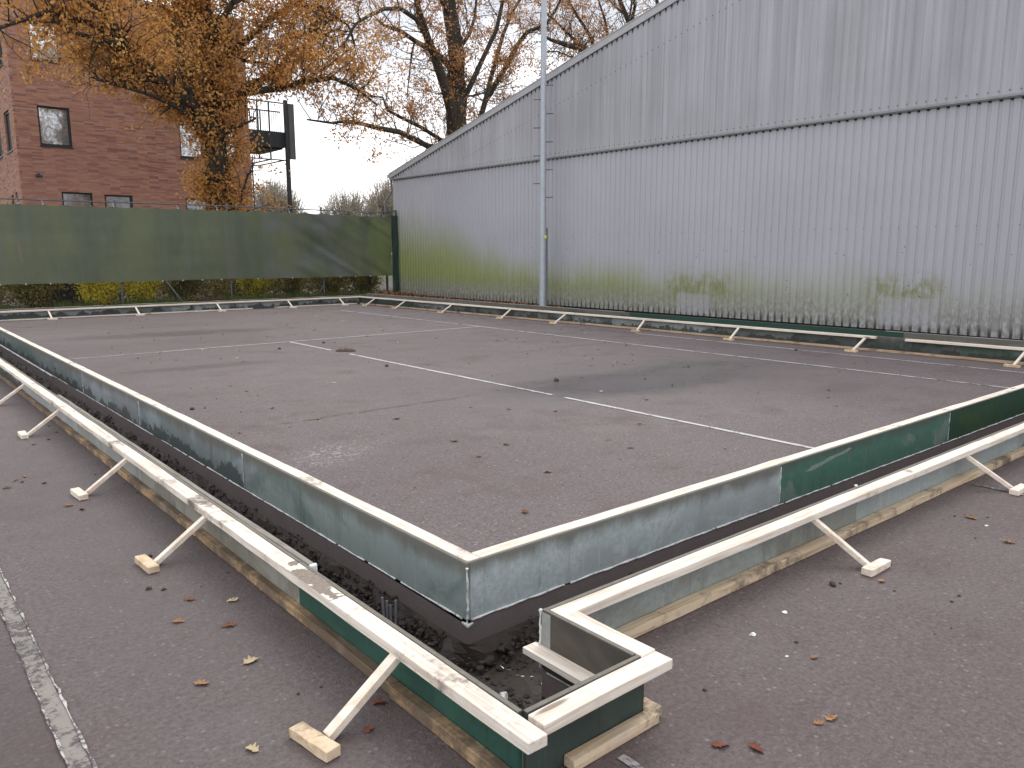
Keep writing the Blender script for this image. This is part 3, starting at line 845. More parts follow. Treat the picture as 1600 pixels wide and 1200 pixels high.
mb = MB(); q = lo.at(1.325, -.013, .217); mb.obox(lo.at(1.312), lo.at(1.329), -.028, .002, .197, .234, seg=2, jit=.003); mb.build('lath_end', M['foam'], lo.root, bevel=.004)

# near face of the corner box
nb = Run('formwork', 'short dark green shuttering closing the corner box, nearest to the camera', (1.800, 1.518), (1.290, 1.518), .226, 'x')
nb.panel(0, .491, P('panel_black_green', (.032, .046, .040), (.042, .060, .050), (.060, .068, .055), (.02, .025, .022), 16.2, .4, .0, top=(.04, .04, .03), drip_amt=.3))
mb = MB(); mb.obox((1.8025, 1.5005), (1.8025, 1.5178), -.002, .0, .006, .224); mb.build('ply_edge', M['plybrown'], nb.root)
nb.plank(-.055, .491, M['wood_x'], dz=-.001)
nb.bottom(-.03, .35, M['wood_old_x'], o0=.020, o1=.064, th=.034)

# jog between box and near trench
jg = Run('formwork', 'short brown grey shuttering joining the corner box to the near trench', (1.765, 1.943), (1.765, 1.519), .2285, 'y')
jg.panel(0, .424, P('panel_umber', (.090, .076, .060), (.125, .108, .086), (.13, .115, .095), (.045, .04, .035), 17.9, .5, .03, top=(.07, .06, .05), drip_amt=.35))
jg.plank(.088, .445, M['wood_y'], o0=.0185, dz=.001)
mb = MB(); mb.obox(jg.at(-.03), jg.at(.424), -.066, -.001, .072, .096, seg=4, jit=.001); mb.build('ledge_strip', M['wood_y'], jg.root, bevel=.002)
mb = MB()
mb.obox(jg.at(.0), jg.at(.045), -.0016, .0002, .02, .222, seg=1)
mb.build('filler_band', m_plain('pale_filler', (.34, .34, .32), .9, 0, .3, 25), jg.root)
mb = MB()
mb.tube([tuple(jg.at(-.004 + random.uniform(-.003, .002), -.004, .005 + i * .0155)) + (.0045 * random.uniform(.4, 1.4),) for i in range(15)], 5)
mb.tube([tuple(jg.at(-.006, -.003, .222)) + (.008,), tuple(jg.at(-.002, -.002, .230)) + (.006,)], 5)
mb.build('joint_filler', M['foam'], jg.root, fix=False)
jg.foam(.03, .42, .0015, .004, .001, .45)
jg.bottom(.40, .47, M['wood_old_x'], o0=.04, o1=.10, th=.036)

# outer run on the right
ro = Run('formwork', 'outer right shuttering along the near trench, pale grey boards under a braced rail', (12.34, 1.943), (1.765, 1.943), .2285, 'x')
Lr = ro.L
ro.panel(Lr - 2.275, Lr - .018, P('panel_grey_olive', (.27, .30, .285), (.225, .23, .205), (.145, .135, .12), (.10, .095, .085), 18.5, .5, .0, top=(.12, .105, .095), drip_amt=.6))
ro.panel(Lr - 4.72, Lr - 2.277, P('panel_pale_grey_green', (.30, .335, .335), (.27, .30, .29), (.20, .205, .19), (.14, .14, .12), 19.2, .4, -.01, drip_amt=.4, top=(.2, .2, .19)))
ro.panel(Lr - 7.1, Lr - 4.722, P('panel_pale_grey_green', (.29, .32, .32), (.25, .28, .27), (.18, .19, .18), (.12, .115, .10), 20.2, .4, .015))
ro.panel(0, Lr - 7.102, P('panel_pale_grey_green', (.26, .28, .28), (.2, .22, .22), (.15, .15, .14), seed=21.))
ro.plank(Lr - 3.9, Lr - .0185, M['wood_x'], dz=.0012); ro.plank(Lr - 8., Lr - 3.902, M['wood_x']); ro.plank(0, Lr - 8.002, M['wood_x'])
ro.bottom(Lr - 2.9, Lr - .11, M['wood_old_x'], o1=.070); ro.bottom(Lr - 6.9, Lr - 2.902, M['wood_old_x'], o1=.070); ro.bottom(0, Lr - 6.902, M['wood_old_x'], o1=.070)
for x, dx in ((3.49, -.07), (5.36, -.09), (7.3, -.05)):
    ro.brace(12.34 - x, dx, foot=M['wood_z'], skew=.0)

# far inner run in front of the fence
fi = Run('formwork', 'far shuttering below the green screen, five braces, pale grey boards with wet stains', (11.30, 20.40), (1.785, 20.40), .222, 'x')
s = 0
for i, (ln, m_) in enumerate(((2.4, P('panel_far_wet', (.12, .155, .15), (.23, .26, .26), (.09, .10, .09), seed=22.3, stain=.06)), (2.4, P('panel_far_grey', (.24, .27, .27), (.10, .12, .11), (.12, .13, .12), seed=23.4, patch_amt=.42, stain=.05)), (2.4, P('panel_far_grey', (.25, .28, .285), (.11, .13, .12), (.16, .17, .16), seed=24.9, patch_amt=.42, stain=.05)), (2.315, P('panel_far_pale', (.26, .29, .30), (.19, .21, .21), (.16, .17, .17), seed=25.2, stain=.06)))):
    fi.panel(s, s + ln - .002, m_); s += ln
for a, b in ((.09, 4.2), (4.202, 9.5)): fi.plank(a, b, M['wood_far'], th=.035)
for a, b in ((.1, 2.6), (3.2, 6.6), (6.602, 9.5)): fi.bottom(a, b, M['wood_far'], o1=.05, th=.03)
for x in (3.36, 5.2, 7.15, 9.07, 10.62): fi.brace(11.30 - x, -.02, wood=M['wood_far'], foot=M['wood_far'])

# inner run by the hall
xi = Run('formwork', 'shuttering parallel to the metal hall, nine braces, dark green boards', XI0, XI1, .228, 'y')
seq = [(0, 1.9, P('panel_moss_green', (.055, .085, .065), (.15, .19, .18), (.09, .11, .10), seed=26.6)), (1.9, 4.4, P('panel_near_black_green', (.035, .045, .04), (.07, .085, .075), (.13, .135, .125), seed=27.3, stain=.03)),
       (4.4, 5.9, P('panel_near_black_green', (.045, .055, .05), (.12, .14, .13), (.10, .11, .10), seed=28.2)), (5.9, 8.3, P('panel_wall_pale', (.25, .285, .28), (.19, .21, .20), (.17, .18, .17), seed=29.1)), (8.3, 10.8, P('panel_wall_grey', (.20, .225, .22), (.08, .10, .09), (.12, .13, .12), seed=30.4, stain=.06)),
       (10.8, 13.2, P('panel_wall_dark', (.05, .062, .056), (.10, .115, .105), (.08, .09, .08), seed=31.2)), (13.2, 15.2, P('panel_wall_mix', (.17, .19, .185), (.09, .11, .10), (.10, .11, .10), seed=32.5)), (15.2, xi.L, P('panel_wall_green', (.03, .072, .052), (.05, .09, .07), (.09, .11, .10), seed=33.))]
for a, b, m_ in seq: xi.panel(a, b - .002, m_)
for a, b in ((-.0, 2.62), (3.05, 7.4), (7.402, 11.8), (11.802, 15.), (15.002, xi.L)): xi.plank(a, b, M['wood_fary'], th=.035)
for a, b in ((0, 3.3), (3.302, 5.1), (5.102, 9.6), (9.602, 13.8), (13.802, xi.L - .1)): xi.bottom(a, b, m_wood('brown_far_plank', 'y', (.50, .37, .25), (.33, .21, .13), .5, 8.) if a == 0 else bpy.data.materials['brown_far_plank'], o1=.055, th=.035)
for y in (3.5, 5.62, 7.8, 9.85, 11.95, 13.7, 15.9, 17.95, 19.45): xi.brace((y - 2.42) / .99955, random.uniform(-.06, .06), wood=M['wood_far'], foot=M['wood_foot'], off=.36)

# the outer runs beyond
xo = Run('formwork', 'outermost shuttering at the foot of the metal hall, dark green strip and grey rail', (11.79, 20.90), (12.34, 1.943), .262, 'y')
xo.panel(0, 5.6, P('panel_outer_grey', (.22, .23, .23), (.12, .13, .12), (.1, .1, .1), seed=34.)); xo.panel(5.602, 10.2, P('panel_outer_dark', (.06, .07, .065), (.15, .16, .15), (.1, .1, .1), seed=35.)); xo.panel(10.202, 15.6, P('panel_outer_green', (.022, .062, .046), (.03, .08, .06), (.06, .10, .08), seed=36., top=(.02, .06, .045))); xo.panel(15.602, xo.L, P('panel_outer_grey', (.22, .21, .19), (.15, .14, .12), (.1, .1, .1), seed=37.))
xo.plank(0, 5., m_plain('grey_rail', (.42, .40, .38), .8, 0, .3, 5), th=.035); xo.plank(5.002, 10., bpy.data.materials['grey_rail'], th=.035); xo.plank(15.3, xo.L, bpy.data.materials['grey_rail'], th=.035, dz=-.0); xo.plank(10.002, 15.298, m_plain('green_rail', (.03, .075, .058), .6, 0, .3, 5), th=.035, dz=-.01)
for y in (3.5, 6.2, 9., 12., 15., 18.): xo.brace(20.9 - y, 0)
fo = Run('formwork', 'outer far shuttering directly below the fence hedge, mostly hidden by the braced one', (1.308, 20.90), (11.79, 20.90), .222, 'x')
fo.panel(0, fo.L, P('panel_outer_far', (.2, .22, .22), (.1, .11, .1), (.1, .1, .1), seed=38.)); fo.plank(0, 5.2, M['wood_far']); fo.plank(5.202, fo.L, M['wood_far'])
for s in (2., 4., 6., 8.): fo.brace(s)

# loose boards on the ground by the hall corner
mb = MB(); mb.obox((12.35, 21.55), (13.6, 21.95), 0, .10, .03, .065, seg=5, jit=.003)
tag(mb.build('loose_board', M['wood_far'], bevel=.003), 'single pale board lying on leaf litter at the far corner of the hall', 'board')
mb = MB(); mb.obox((12.55, 16.2), (12.30, 20.2), 0, .22, .02, .05, seg=5, jit=.004)
tag(mb.build('loose_board', m_plain('grey_ply_sheet', (.33, .33, .34), .8, 0, .3, 4), bevel=.003), 'grey sheet left flat on the ground between hall wall and trench', 'board')

# conduits standing in the trench
g = 'grey conduits sticking up from the trench soil'
for i, (x, y, h, dx, dy) in enumerate(((1.652, 2.850, .115, -.002, .006), (1.660, 2.838, .10, .001, .005), (1.668, 2.822, .085, .0, .004), (1.680, 2.812, .105, .005, .003))):
    mb = MB(); b = -.19
    mb.tube([(x, y, b, .006), (x + dx, y + dy, b + h * .6, .006), (x + dx * 2, y + dy * 2, b + .06 + h, .006)], 8)
    mb.tube([(x + dx * 2, y + dy * 2, b + .0605 + h, .0045), (x + dx * 2, y + dy * 2, b + .061 + h, .0045)], 8)
    tag(mb.build('conduit', M['conduit']), 'thin grey conduit end sticking up out of the trench soil', 'conduit', g)

# white scraps
def scrap(x, y, z, r, label, n=7, flat=.5):
    mb = MB(); vs = []
    for j, zz in enumerate((0, .5, 1)):
        for i in range(n):
            a = 2 * math.pi * i / n; rr = r * random.uniform(.55, 1.25) * (1, 1., .6)[j]
            vs.append((x + rr * math.cos(a) * 1.3, y + rr * math.sin(a), z + .001 + zz * r * flat * random.uniform(.7, 1.3)))
    fs = [tuple(range(n - 1, -1, -1)), tuple(range(2 * n, 3 * n))]
    for j in range(2):
        for i in range(n): fs.append((j * n + i, j * n + (i + 1) % n, (j + 1) * n + (i + 1) % n, (j + 1) * n + i))
    mb.add(vs, fs)
    tag(mb.build('foam_scrap', M['foam']), label, 'foam scrap', 'white foam scraps lying about')
scrap(2.84, 1.62, 0, .011, 'white foam scrap on the asphalt, the farther of the two chips before the right rail')
scrap(2.57, 1.60, 0, .012, 'white foam scrap on the asphalt nearest the corner box, one of two large chips')
scrap(2.52, 1.42, 0, .006, 'tiny white foam crumb on open asphalt in front of two larger chips')
scrap(4.63, 1.48, 0, .010, 'white foam scrap beside a brown leaf near the right brace foot')
scrap(1.70, 2.085, -.168, .020, 'white foam scrap lying in the muddy corner box', flat=1.3)
scrap(4.06, 1.945, .2306, .010, 'white foam blob on the edge of the right rail', flat=.9)

# ------------------------------------------------------------------ hall
def roof_z(y): return 4.03 + (23.6 - y) * .2415 if y > 3.6 else 4.03 + 20 * .2415 - (3.6 - y) * .2415
def make_hall():
    root = empty('industrial_hall', (14.5, 23.6, 0), 'large grey corrugated metal hall with sloping verge and green algae along its foot', 'hall')
    def profile(y0, y1, pitch, face, slope, xa, xb):
        pr = []; y = y1
        while y > y0:
            pr += [(y, xa), (y - face, xa), (y - face - slope, xb), (y - pitch + slope, xb)]
            y -= pitch
        pr.append((y, xa))
        return pr
    pr = profile(-16.2, 23.58, .16, .100, .012, 14.483, 14.500)
    mb = MB(); vs = []
    for (y, x) in pr: vs += [(x, y, .07 + .0 * y), (x, y, 3.90)]
    mb.add(vs, [(2 * i, 2 * i + 2, 2 * i + 3, 2 * i + 1) for i in range(len(pr) - 1)])
    i = 0; y = 23.48
    while y > -16:      # screw heads on every other rib
        mb.box(14.476, 14.484, y - .006, y + .006, 1.895, 1.907, 1); y -= .32
    # a few nail holes and specks
    for _ in range(130):
        yy = random.uniform(3.5, 23.4); zz = random.uniform(.5, 1.5) ** 1.2
        kk = math.floor((23.58 - yy) / .16); yy = 23.58 - kk * .16 - random.uniform(.01, .09); s = random.uniform(.004, .010)
        mb.box(14.4815, 14.484, yy - s, yy + s, zz - s, zz + s, 1)
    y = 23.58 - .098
    while y > -16:   # black wedges modelled in the grooves as the overlap shadow under the flashing
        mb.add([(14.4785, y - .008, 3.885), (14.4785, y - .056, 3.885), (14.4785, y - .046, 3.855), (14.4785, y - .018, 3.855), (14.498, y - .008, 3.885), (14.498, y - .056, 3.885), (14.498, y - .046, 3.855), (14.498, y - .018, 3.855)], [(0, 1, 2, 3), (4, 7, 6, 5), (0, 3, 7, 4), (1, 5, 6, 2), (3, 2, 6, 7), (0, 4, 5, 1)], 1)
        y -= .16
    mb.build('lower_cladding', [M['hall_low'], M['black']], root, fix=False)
    # upper cladding
    pr = profile(-16.2, 23.60, .16, .118, .014, 14.436, 14.447)
    mb = MB(); vs = []
    for (y, x) in pr: vs += [(x, y, 3.945), (x, y, max(3.96, roof_z(y) - .02))]
    mb.add(vs, [(2 * i, 2 * i + 2, 2 * i + 3, 2 * i + 1) for i in range(len(pr) - 1)])
    y = 23.54 - .059
    while y > -16:
        z = roof_z(y) - .80
        if z > 4.2: mb.box(14.429, 14.437, y - .008, y + .008, z - .008, z + .008, 1)
        mb.box(14.428, 14.437, y - .008, y + .008, 4.0, 4.016, 1)
        y -= .16
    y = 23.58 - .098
    while y > -16:   # the same black wedges standing for shadow under the verge
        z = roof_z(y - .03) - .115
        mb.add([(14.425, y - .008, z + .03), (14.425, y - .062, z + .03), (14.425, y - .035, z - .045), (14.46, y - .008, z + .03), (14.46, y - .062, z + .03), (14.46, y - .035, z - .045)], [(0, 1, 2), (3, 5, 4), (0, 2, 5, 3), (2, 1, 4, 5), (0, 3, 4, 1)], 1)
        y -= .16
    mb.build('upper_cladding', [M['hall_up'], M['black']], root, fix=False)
    mb = MB(); mb.obox((14.46, 23.60), (14.46, -16.2), 0, -.03, 3.885, 3.905); mb.obox((14.44, 23.60), (14.44, -16.2), 0, -.028, 3.912, 3.942)
    mb.box(14.405, 14.46, -16.2, 23.62, 3.902, 3.914)
    mb.build('flashing', M['flash'], root)
    # verge trim on both slopes
    mb = MB()
    for (ya, yb) in ((23.68, 3.6), (3.6, -16.4)):
        za, zb = roof_z(ya), roof_z(yb)
        for (x0, x1, a, b) in ((14.395, 14.42, -.075, .075), (14.385, 14.62, .076, .100)):
            mb.add([(x0, ya, za + a), (x1, ya, za + a), (x1, ya, za + b), (x0, ya, za + b), (x0, yb, zb + a), (x1, yb, zb + a), (x1, yb, zb + b), (x0, yb, zb + b)], [(0, 1, 2, 3), (7, 6, 5, 4), (0, 4, 5, 1), (1, 5, 6, 2), (2, 6, 7, 3), (3, 7, 4, 0)])
    mb.build('verge_trim', M['trim'], root)
    mb = MB()
    for (ya, yb) in ((23.75, 3.6), (3.6, -16.5)):
        za, zb = roof_z(ya) + .03, roof_z(yb) + .03
        mb.add([(14.45, ya, za), (48, ya, za), (48, yb, zb), (14.45, yb, zb), (14.45, ya, za + .03), (48, ya, za + .03), (48, yb, zb + .03), (14.45, yb, zb + .03)], [(0, 1, 2, 3), (7, 6, 5, 4), (0, 4, 5, 1), (1, 5, 6, 2), (2, 6, 7, 3), (3, 7, 4, 0)])
    mb.build('roof', M['roof'], root)
    mb = MB(); mb.box(14.52, 48, 23.50, 23.58, .0, 4.0); mb.box(14.52, 48, -16.1, -16.02, 0, 4.0); mb.box(47.9, 47.98, -16.02, 23.50, 0, 4.)
    mb.build('side_wall', m_plain('side_wall_sheet', (.36, .37, .40), .5, 0, .2, 2), root)
    mb = MB(); mb.box(14.53, 14.62, -16., 23.5, 0.0, .12); mb.build('plinth', m_plain('dark_plinth', (.02, .02, .02), .9, 0, .3, 6), root)
    mb = MB(); mb.tube([(14.40, 23.74, 4.02, .06), (48, 23.74, 4.02, .06)], 8); mb.build('gutter', M['trim'], root)
    mb = MB(); mb.tube([(14.50, 23.72, 3.98, .04), (14.50, 23.70, 3.5, .04), (14.46, 23.74, 3.42, .04), (14.38, 23.90, 3.22, .04), (14.36, 23.92, 3.12, .04), (14.36, 23.92, 0, .04)], 8)
    mb.build('downpipe', M['pvc'], root, smooth=True)
make_hall()

# ------------------------------------------------------------------ light mast
def make_mast():
    x, y = 13.95, 15.40
    root = empty('light_mast', (x, y, 0), 'tall galvanised steel mast with step bolts in front of the metal hall', 'mast')
    mb = MB(); mb.tube([(x, y, 0, .092), (x, y, 2.2, .088), (x, y, 6, .074), (x, y, 11, .058)], 16); mb.tube([(x, y, 0, .16), (x, y, .03, .16)], 12)
    mb.build('pole', M['galv'], root, smooth=False)
    k = 0; z = 2.87
    d = Vector((.72, -.69, 0)).normalized()
    while z < 10.5:
        for s, zz in ((1, z), (-1, z + .345)):
            r = .09 - .0028 * zz
            a = Vector((x, y, zz)) + d * s * r * .8; b = a + d * s * .17
            mb = MB(); mb.tube([(*a, .010), (*b, .010)], 6); mb.tube([(*b, .016), (*(b + d * s * .012), .016)], 6); mb.tube([(*(a + d * s * .02), .018), (*(a + d * s * .035), .018)], 6)
            mb.build('step_bolt', M['steel'], root)
        z += .69
    cx, cy = x + .045, y - .062
    mb = MB(); mb.tube([(cx + .02, cy - .02, .0, .022), (cx + .02, cy - .02, 2.1, .022)], 8)
    for zz in (.55, 1.2, 1.5, 2.0): mb.tube([(cx + .02, cy - .02, zz, .030), (cx + .02, cy - .02, zz + .03, .030)], 8)
    mb.build('cable_duct', m_plain('grey_duct', (.14, .15, .165), .5, 0, .3, 6), root)
    mb = MB(); mb.beam((x + .004, y - .094, 1.83), (x + .004, y - .094, 1.91), .062, .006, up=(-.5, -1, 0)); mb.build('sticker', M['yellow'], root)
make_mast()

# ------------------------------------------------------------------ brick building
def make_building():
    root = empty('brick_building', (5.45, 36, 0), 'three storey red brick building with square dark framed windows behind the fence', 'building')
    Y0 = 36.; X0, X1 = 5.45, 14.62; H = 11.55
    wins = [(6.25, 7.37, 5.60, 7.10), (6.20, 7.25, 8.77, 10.15), (6.82, 7.93, 2.4, 3.87), (8.37, 9.45, 2.4, 3.83), (11.6, 12.6, 2.4, 3.82), (11.52, 12.55, 5.52, 6.95), (13.5, 14.05, 5.52, 6.95), (13.05, 13.65, 8.75, 10.1)]
    lw = [(37.0, 38.3, 5.45, 7.0), (37.0, 37.5, 2.4, 3.85), (37.9, 38.5, 2.4, 3.8), (39.5, 41, 5.45, 7.0), (37.2, 38.4, 8.7, 10.1)]
    def wall_with_holes(mb, u0, u1, holes, put, zmax):
        us = sorted({u0, u1} | {h[0] for h in holes} | {h[1] for h in holes}); zs = sorted({0., zmax} | {h[2] for h in holes} | {h[3] for h in holes})
        for a, b in zip(us, us[1:]):
            for c, d in zip(zs, zs[1:]):
                m_, n_ = (a + b) / 2, (c + d) / 2
                if any(h[0] < m_ < h[1] and h[2] < n_ < h[3] for h in holes): continue
                mb.add([put(a, c, 0), put(b, c, 0), put(b, d, 0), put(a, d, 0)], [(0, 1, 2, 3)])
        for (a, b, c, d) in holes:
            D = .14
            for (p, q) in (((a, c), (b, c)), ((b, c), (b, d)), ((b, d), (a, d)), ((a, d), (a, c))):
                mb.add([put(*p, 0), put(*q, 0), put(*q, D), put(*p, D)], [(0, 1, 2, 3)])
    mb = MB()
    fr = lambda u, z, d: (u, Y0 + d, z)
    lf = lambda u, z, d: (X0 + d, u, z)
    wall_with_holes(mb, X0, X1, wins, fr, H); wall_with_holes(mb, Y0, 52., lw, lf, H)
    mb.add([(X1, Y0, 0), (X1, 52, 0), (X1, 52, H), (X1, Y0, H)], [(0, 1, 2, 3)]); mb.add([(X0, 52, 0), (X1, 52, 0), (X1, 52, H), (X0, 52, H)], [(0, 1, 2, 3)])
    mb.build('wall', M['brick'], root, fix=False)
    mb = MB(); mb.box(X0 - .03, X1 + .03, Y0 - .03, 52.03, H, H + .12); mb.build('roof', M['steel'], root)
    mb = MB(); mb.box(X0 + .3, X1 - .3, Y0 + .45, 51.5, .0, H - .1); mb.build('interior', M['room'], root)
    for (put, hs) in ((fr, wins), (lf, lw)):
        for (a, b, c, d) in hs:
            mb = MB(); t = .065
            for (p, q, r, s) in ((a, a + t, c, d), (b - t * 1.6, b, c, d), (a + t, b - t * 1.6, c, c + t * 1.4), (a + t, b - t * 1.6, d - t, d)):
                vs = [put(p, r, .06), put(q, r, .06), put(q, s, .06), put(p, s, .06), put(p, r, .135), put(q, r, .135), put(q, s, .135), put(p, s, .135)]
                mb.add(vs, [(0, 3, 2, 1), (4, 5, 6, 7), (0, 1, 5, 4), (1, 2, 6, 5), (2, 3, 7, 6), (3, 0, 4, 7)])
            w = mb.build('window', M['frame'], root)
            mb = MB(); mb.add([put(a + .03, c + .03, .11), put(b - .03, c + .03, .11), put(b - .03, d - .03, .11), put(a + .03, d - .03, .11)], [(0, 1, 2, 3)])
            mb.build('pane', M['glass'], w, fix=False)
            mb = MB(); vs = [put(a - .03, c - .04, -.04), put(b + .03, c - .04, -.04), put(b + .03, c, -.04), put(a - .03, c, -.04), put(a - .03, c - .04, .06), put(b + .03, c - .04, .06), put(b + .03, c + .004, .06), put(a - .03, c + .004, .06)]
            mb.add(vs, [(0, 3, 2, 1), (4, 5, 6, 7), (0, 1, 5, 4), (1, 2, 6, 5), (2, 3, 7, 6), (3, 0, 4, 7)]); mb.build('sill', M['steel'], w)
    mb = MB(); mb.tube([(5.95, 35.9, 4.42, .04), (6.2, 35.85, 4.42, .04)], 6); mb.box(6.02, 6.12, 35.9, 36., 4.42, 4.52); mb.build('wall_lamp', M['steel'], root)
    # balcony cage at the right
    bal = mb = MB(); mb.box(14.63, 16.45, 36.6, 39.2, 6.30, 7.05); mb.box(14.63, 16.45, 36.3, 36.6, 6.35, 7.05)
    b = mb.build('balcony', M['slab'], root)
    mb = MB(); mb.box(16.34, 16.50, 35.94, 36.10, 0, 8.45); mb.build('column', M['steel'], b)
    mb = MB(); mb.box(16.51, 16.78, 35.9, 36.0, 5.80, 8.30); mb.build('side_screen', m_plain('grey_side_screen', (.10, .095, .10), .6, 0, .2, 4), b)
    mb = MB()
    for x in (15.05, 15.60): mb.box(x - .03, x + .03, 36.0, 36.06, 5.72, 8.30)
    for (z, y) in ((5.74, 36.03), (8.30, 36.03)): mb.beam((14.64, y, z), (16.30, y, z), .05, .05)
    mb.beam((14.64, 39.1, 5.74), (16.3, 39.1, 5.74), .05, .05); mb.beam((16.25, 36.1, 5.74), (16.25, 39.1, 5.74), .05, .05); mb.beam((15.6, 36.03, 5.74), (15.6, 39.1, 5.74), .05, .05)
    mb.build('steel_frame', M['steel'], b)
    mb = MB(); mb.beam((14.64, 36.35, 7.95), (16.3, 36.35, 7.95), .06, .05)
    x = 14.7
    while x < 16.3: mb.box(x - .009, x + .009, 36.34, 36.36, 7.05, 7.93); x += .105
    mb.box(15.28, 15.34, 36.33, 36.37, 7.05, 7.93)
    mb.build('railing', M['steel'], b)
    mb = MB(); mb.tube([(14.70, 36.06, 0, .035), (14.70, 36.06, 5.7, .035)], 6); mb.build('downpipe', M['steel'], root)
make_building()

# ------------------------------------------------------------------ fence, screen
def make_fence():
    Y = 23.32
    root = empty('court_fence', (2.66, Y, 0), 'tall chain link fence with grey posts and top rail behind the far shuttering', 'fence')
    for x in (-6.34, -3.34, -.34, 2.66, 5.66, 8.66, 11.66):
        mb = MB(); mb.tube([(x, Y, 0, .028), (x, Y, 2.86, .028)], 8); mb.tube([(x, Y, 2.86, .03), (x, Y, 2.89, .02)], 8)
        mb.build('post', M['greypost'], root)
    mb = MB(); mb.tube([(14.40, Y, 0, .036), (14.40, Y, 2.88, .036)], 10); mb.tube([(14.24, Y, 0, .022), (14.24, Y, 2.7, .022)], 8); mb.build('post', M['greenpost'], root)
    mb = MB()
    mb.tube([(-7, Y, 2.80, .016), (2.7, Y, 2.80, .016), (8.7, Y, 2.82, .016), (14.1, Y, 2.77, .014), (14.42, Y, 2.86, .014)], 8)
    mb.build('top_rail', M['greypost'], root)
    mb = MB(); x = -1.
    while x < 14.2:   # knotted wire ends along the top of the mesh
        mb.tube([(x, Y - .02, 2.815, .004), (x + .012, Y - .015, 2.845, .006)], 4); x += .06
    mb.build('barbed_edge', M['greypost'], root)
    mb = MB(); mb.tube([(12.2, Y - .05, 2.80, .008), (13.4, Y - .04, 2.74, .008), (14.3, Y - .02, 2.80, .008)], 5); mb.tube([(13., Y, 2.70, .008), (14.4, Y, 2.87, .01)], 5); mb.build('tension_wire', M['wire'], root)
    mb = MB(); mb.tube([(6.62, Y - .02, .98, .022), (7.25, Y - .12, .02, .022)], 6); mb.build('brace', M['greypost'], root)
    mb = MB(); p = .055; x = -.5; h = .86
    while x < 14.35:
        for s in (0, 1):
            a, b = ((x, 0.02), (x + h, h + .02)) if s == 0 else ((x + h, 0.02), (x, h + .02))
            if b[0] > 14.4 or a[0] > 14.4: continue
            vs = []
            for (u, z) in (a, b): vs += [(u - .0016, Y - .03, z), (u + .0016, Y - .03, z), (u, Y - .0272, z)]
            mb.add(vs, [(0, 1, 4, 3), (1, 2, 5, 4), (2, 0, 3, 5)])
        x += p
    mb.build('chain_link', M['wire'], root, fix=False)
    # screen cloth
    Ys = 23.24; x0, x1 = -6.6, 14.16; nx, nz = 330, 26
    mb = MB()
    def ty(x, t):
        a = .02 * mnoise.noise((x * .5, t * 1.2, 0)) + .010 * mnoise.noise((x * 1.8, t * 2., 4))
        w = max(0, min(1, (x - 10.4) / 1.2))
        u = (x * .75 + t * 2.2 * 1.1)
        a += w * (.065 * mnoise.noise((u * 2.2, (x - t) * .5, 7)) + .06 * mnoise.noise((u * 4.5, x * .4, 2)))
        a += .006 * mnoise.noise((x * .4, t * 7, 9))
        return a
    for i in range(nx + 1):
        x = x0 + (x1 - x0) * i / nx
        ph = ((x - .1) / .55) % 1
        sag = .035 * (math.sin(math.pi * ph) ** 1.0); 
        top = 2.70 - sag + .025 * mnoise.noise((x * .35, 0, 3)); bot = .69 + .012 * math.sin(math.pi * ph) + .02 * mnoise.noise((x * .3, 1, 6))
        if x > 11: top -= (x - 11) * .012
        for j in range(nz + 1):
            t = j / nz; mb.v.append((x, Ys + ty(x, t), bot + (top - bot) * t))
    for i in range(nx):
        for j in range(nz):
            k = i * (nz + 1) + j; mb.f.append((k, k + nz + 1, k + nz + 2, k + 1)); mb.m.append(0)
    root2 = empty('windbreak_screen', (x0, Ys, .69), 'dark green windbreak cloth hung along the fence, mossy and wrinkled towards the hall', 'screen')
    mb.build('cloth', M['tarp'], root2, smooth=True, fix=False)
    k = 4
    xx = .1 + .55 * 4
    while xx < 14.1:
        for z, nm in ((2.70, 't'), (.70, 'b')):
            zz = z + (.02 * mnoise.noise((xx * .35, 0, 3)) if nm == 't' else .0) - (max(0, xx - 11) * .012 if nm == 't' else 0)
            mb = MB(); mb.box(xx - .016, xx + .016, Ys - .035, Ys - .018, zz - .02, zz + .018)
            if nm == 't': mb.tube([(xx, Ys - .02, zz, .005), (xx, Ys + .05, 2.80, .005)], 4)
            mb.build('clip', M['plyedge'] if random.random() < .4 else M['trim'], root2)
        xx += .55
    # narrow dark strip of cloth at the corner post
    mb = MB()
    for i in range(7):
        for j in range(21):
            x = 14.2 + .24 * i / 6; z = .05 + 2.65 * j / 20
            mb.v.append((x, 23.26 + .03 * mnoise.noise((x * 9, z * 1.5, 3)), z))
    for i in range(6):
        for j in range(20):
            k = i * 21 + j; mb.f.append((k, k + 21, k + 22, k + 1)); mb.m.append(0)
    tag(mb.build('windbreak_strip', M['greenpost'], smooth=True, fix=False), 'narrow dark green strip of cloth tied to the corner post against the hall', 'screen')
make_fence()

# ------------------------------------------------------------------ planting soil and litter
def sheet(name, pts, mat, z):
    mb = MB(); mb.add([(x, y, z) for x, y in pts], [tuple(range(len(pts)))]); o = mb.build(name, mat, fix=False); structure(o)
sheet('planting_soil', [(-60, 22.75), (14.45, 22.65), (14.45, 23.45), (60, 23.8), (60, 34.), (-60, 34.)], M['mulch'], .006)
sheet('lawn', [(-300, 34.0), (300, 34.0), (300, 500), (-300, 500)], m_plain('lawn_grass', (.06, .08, .03), .95, 0, .4, 2), .006)

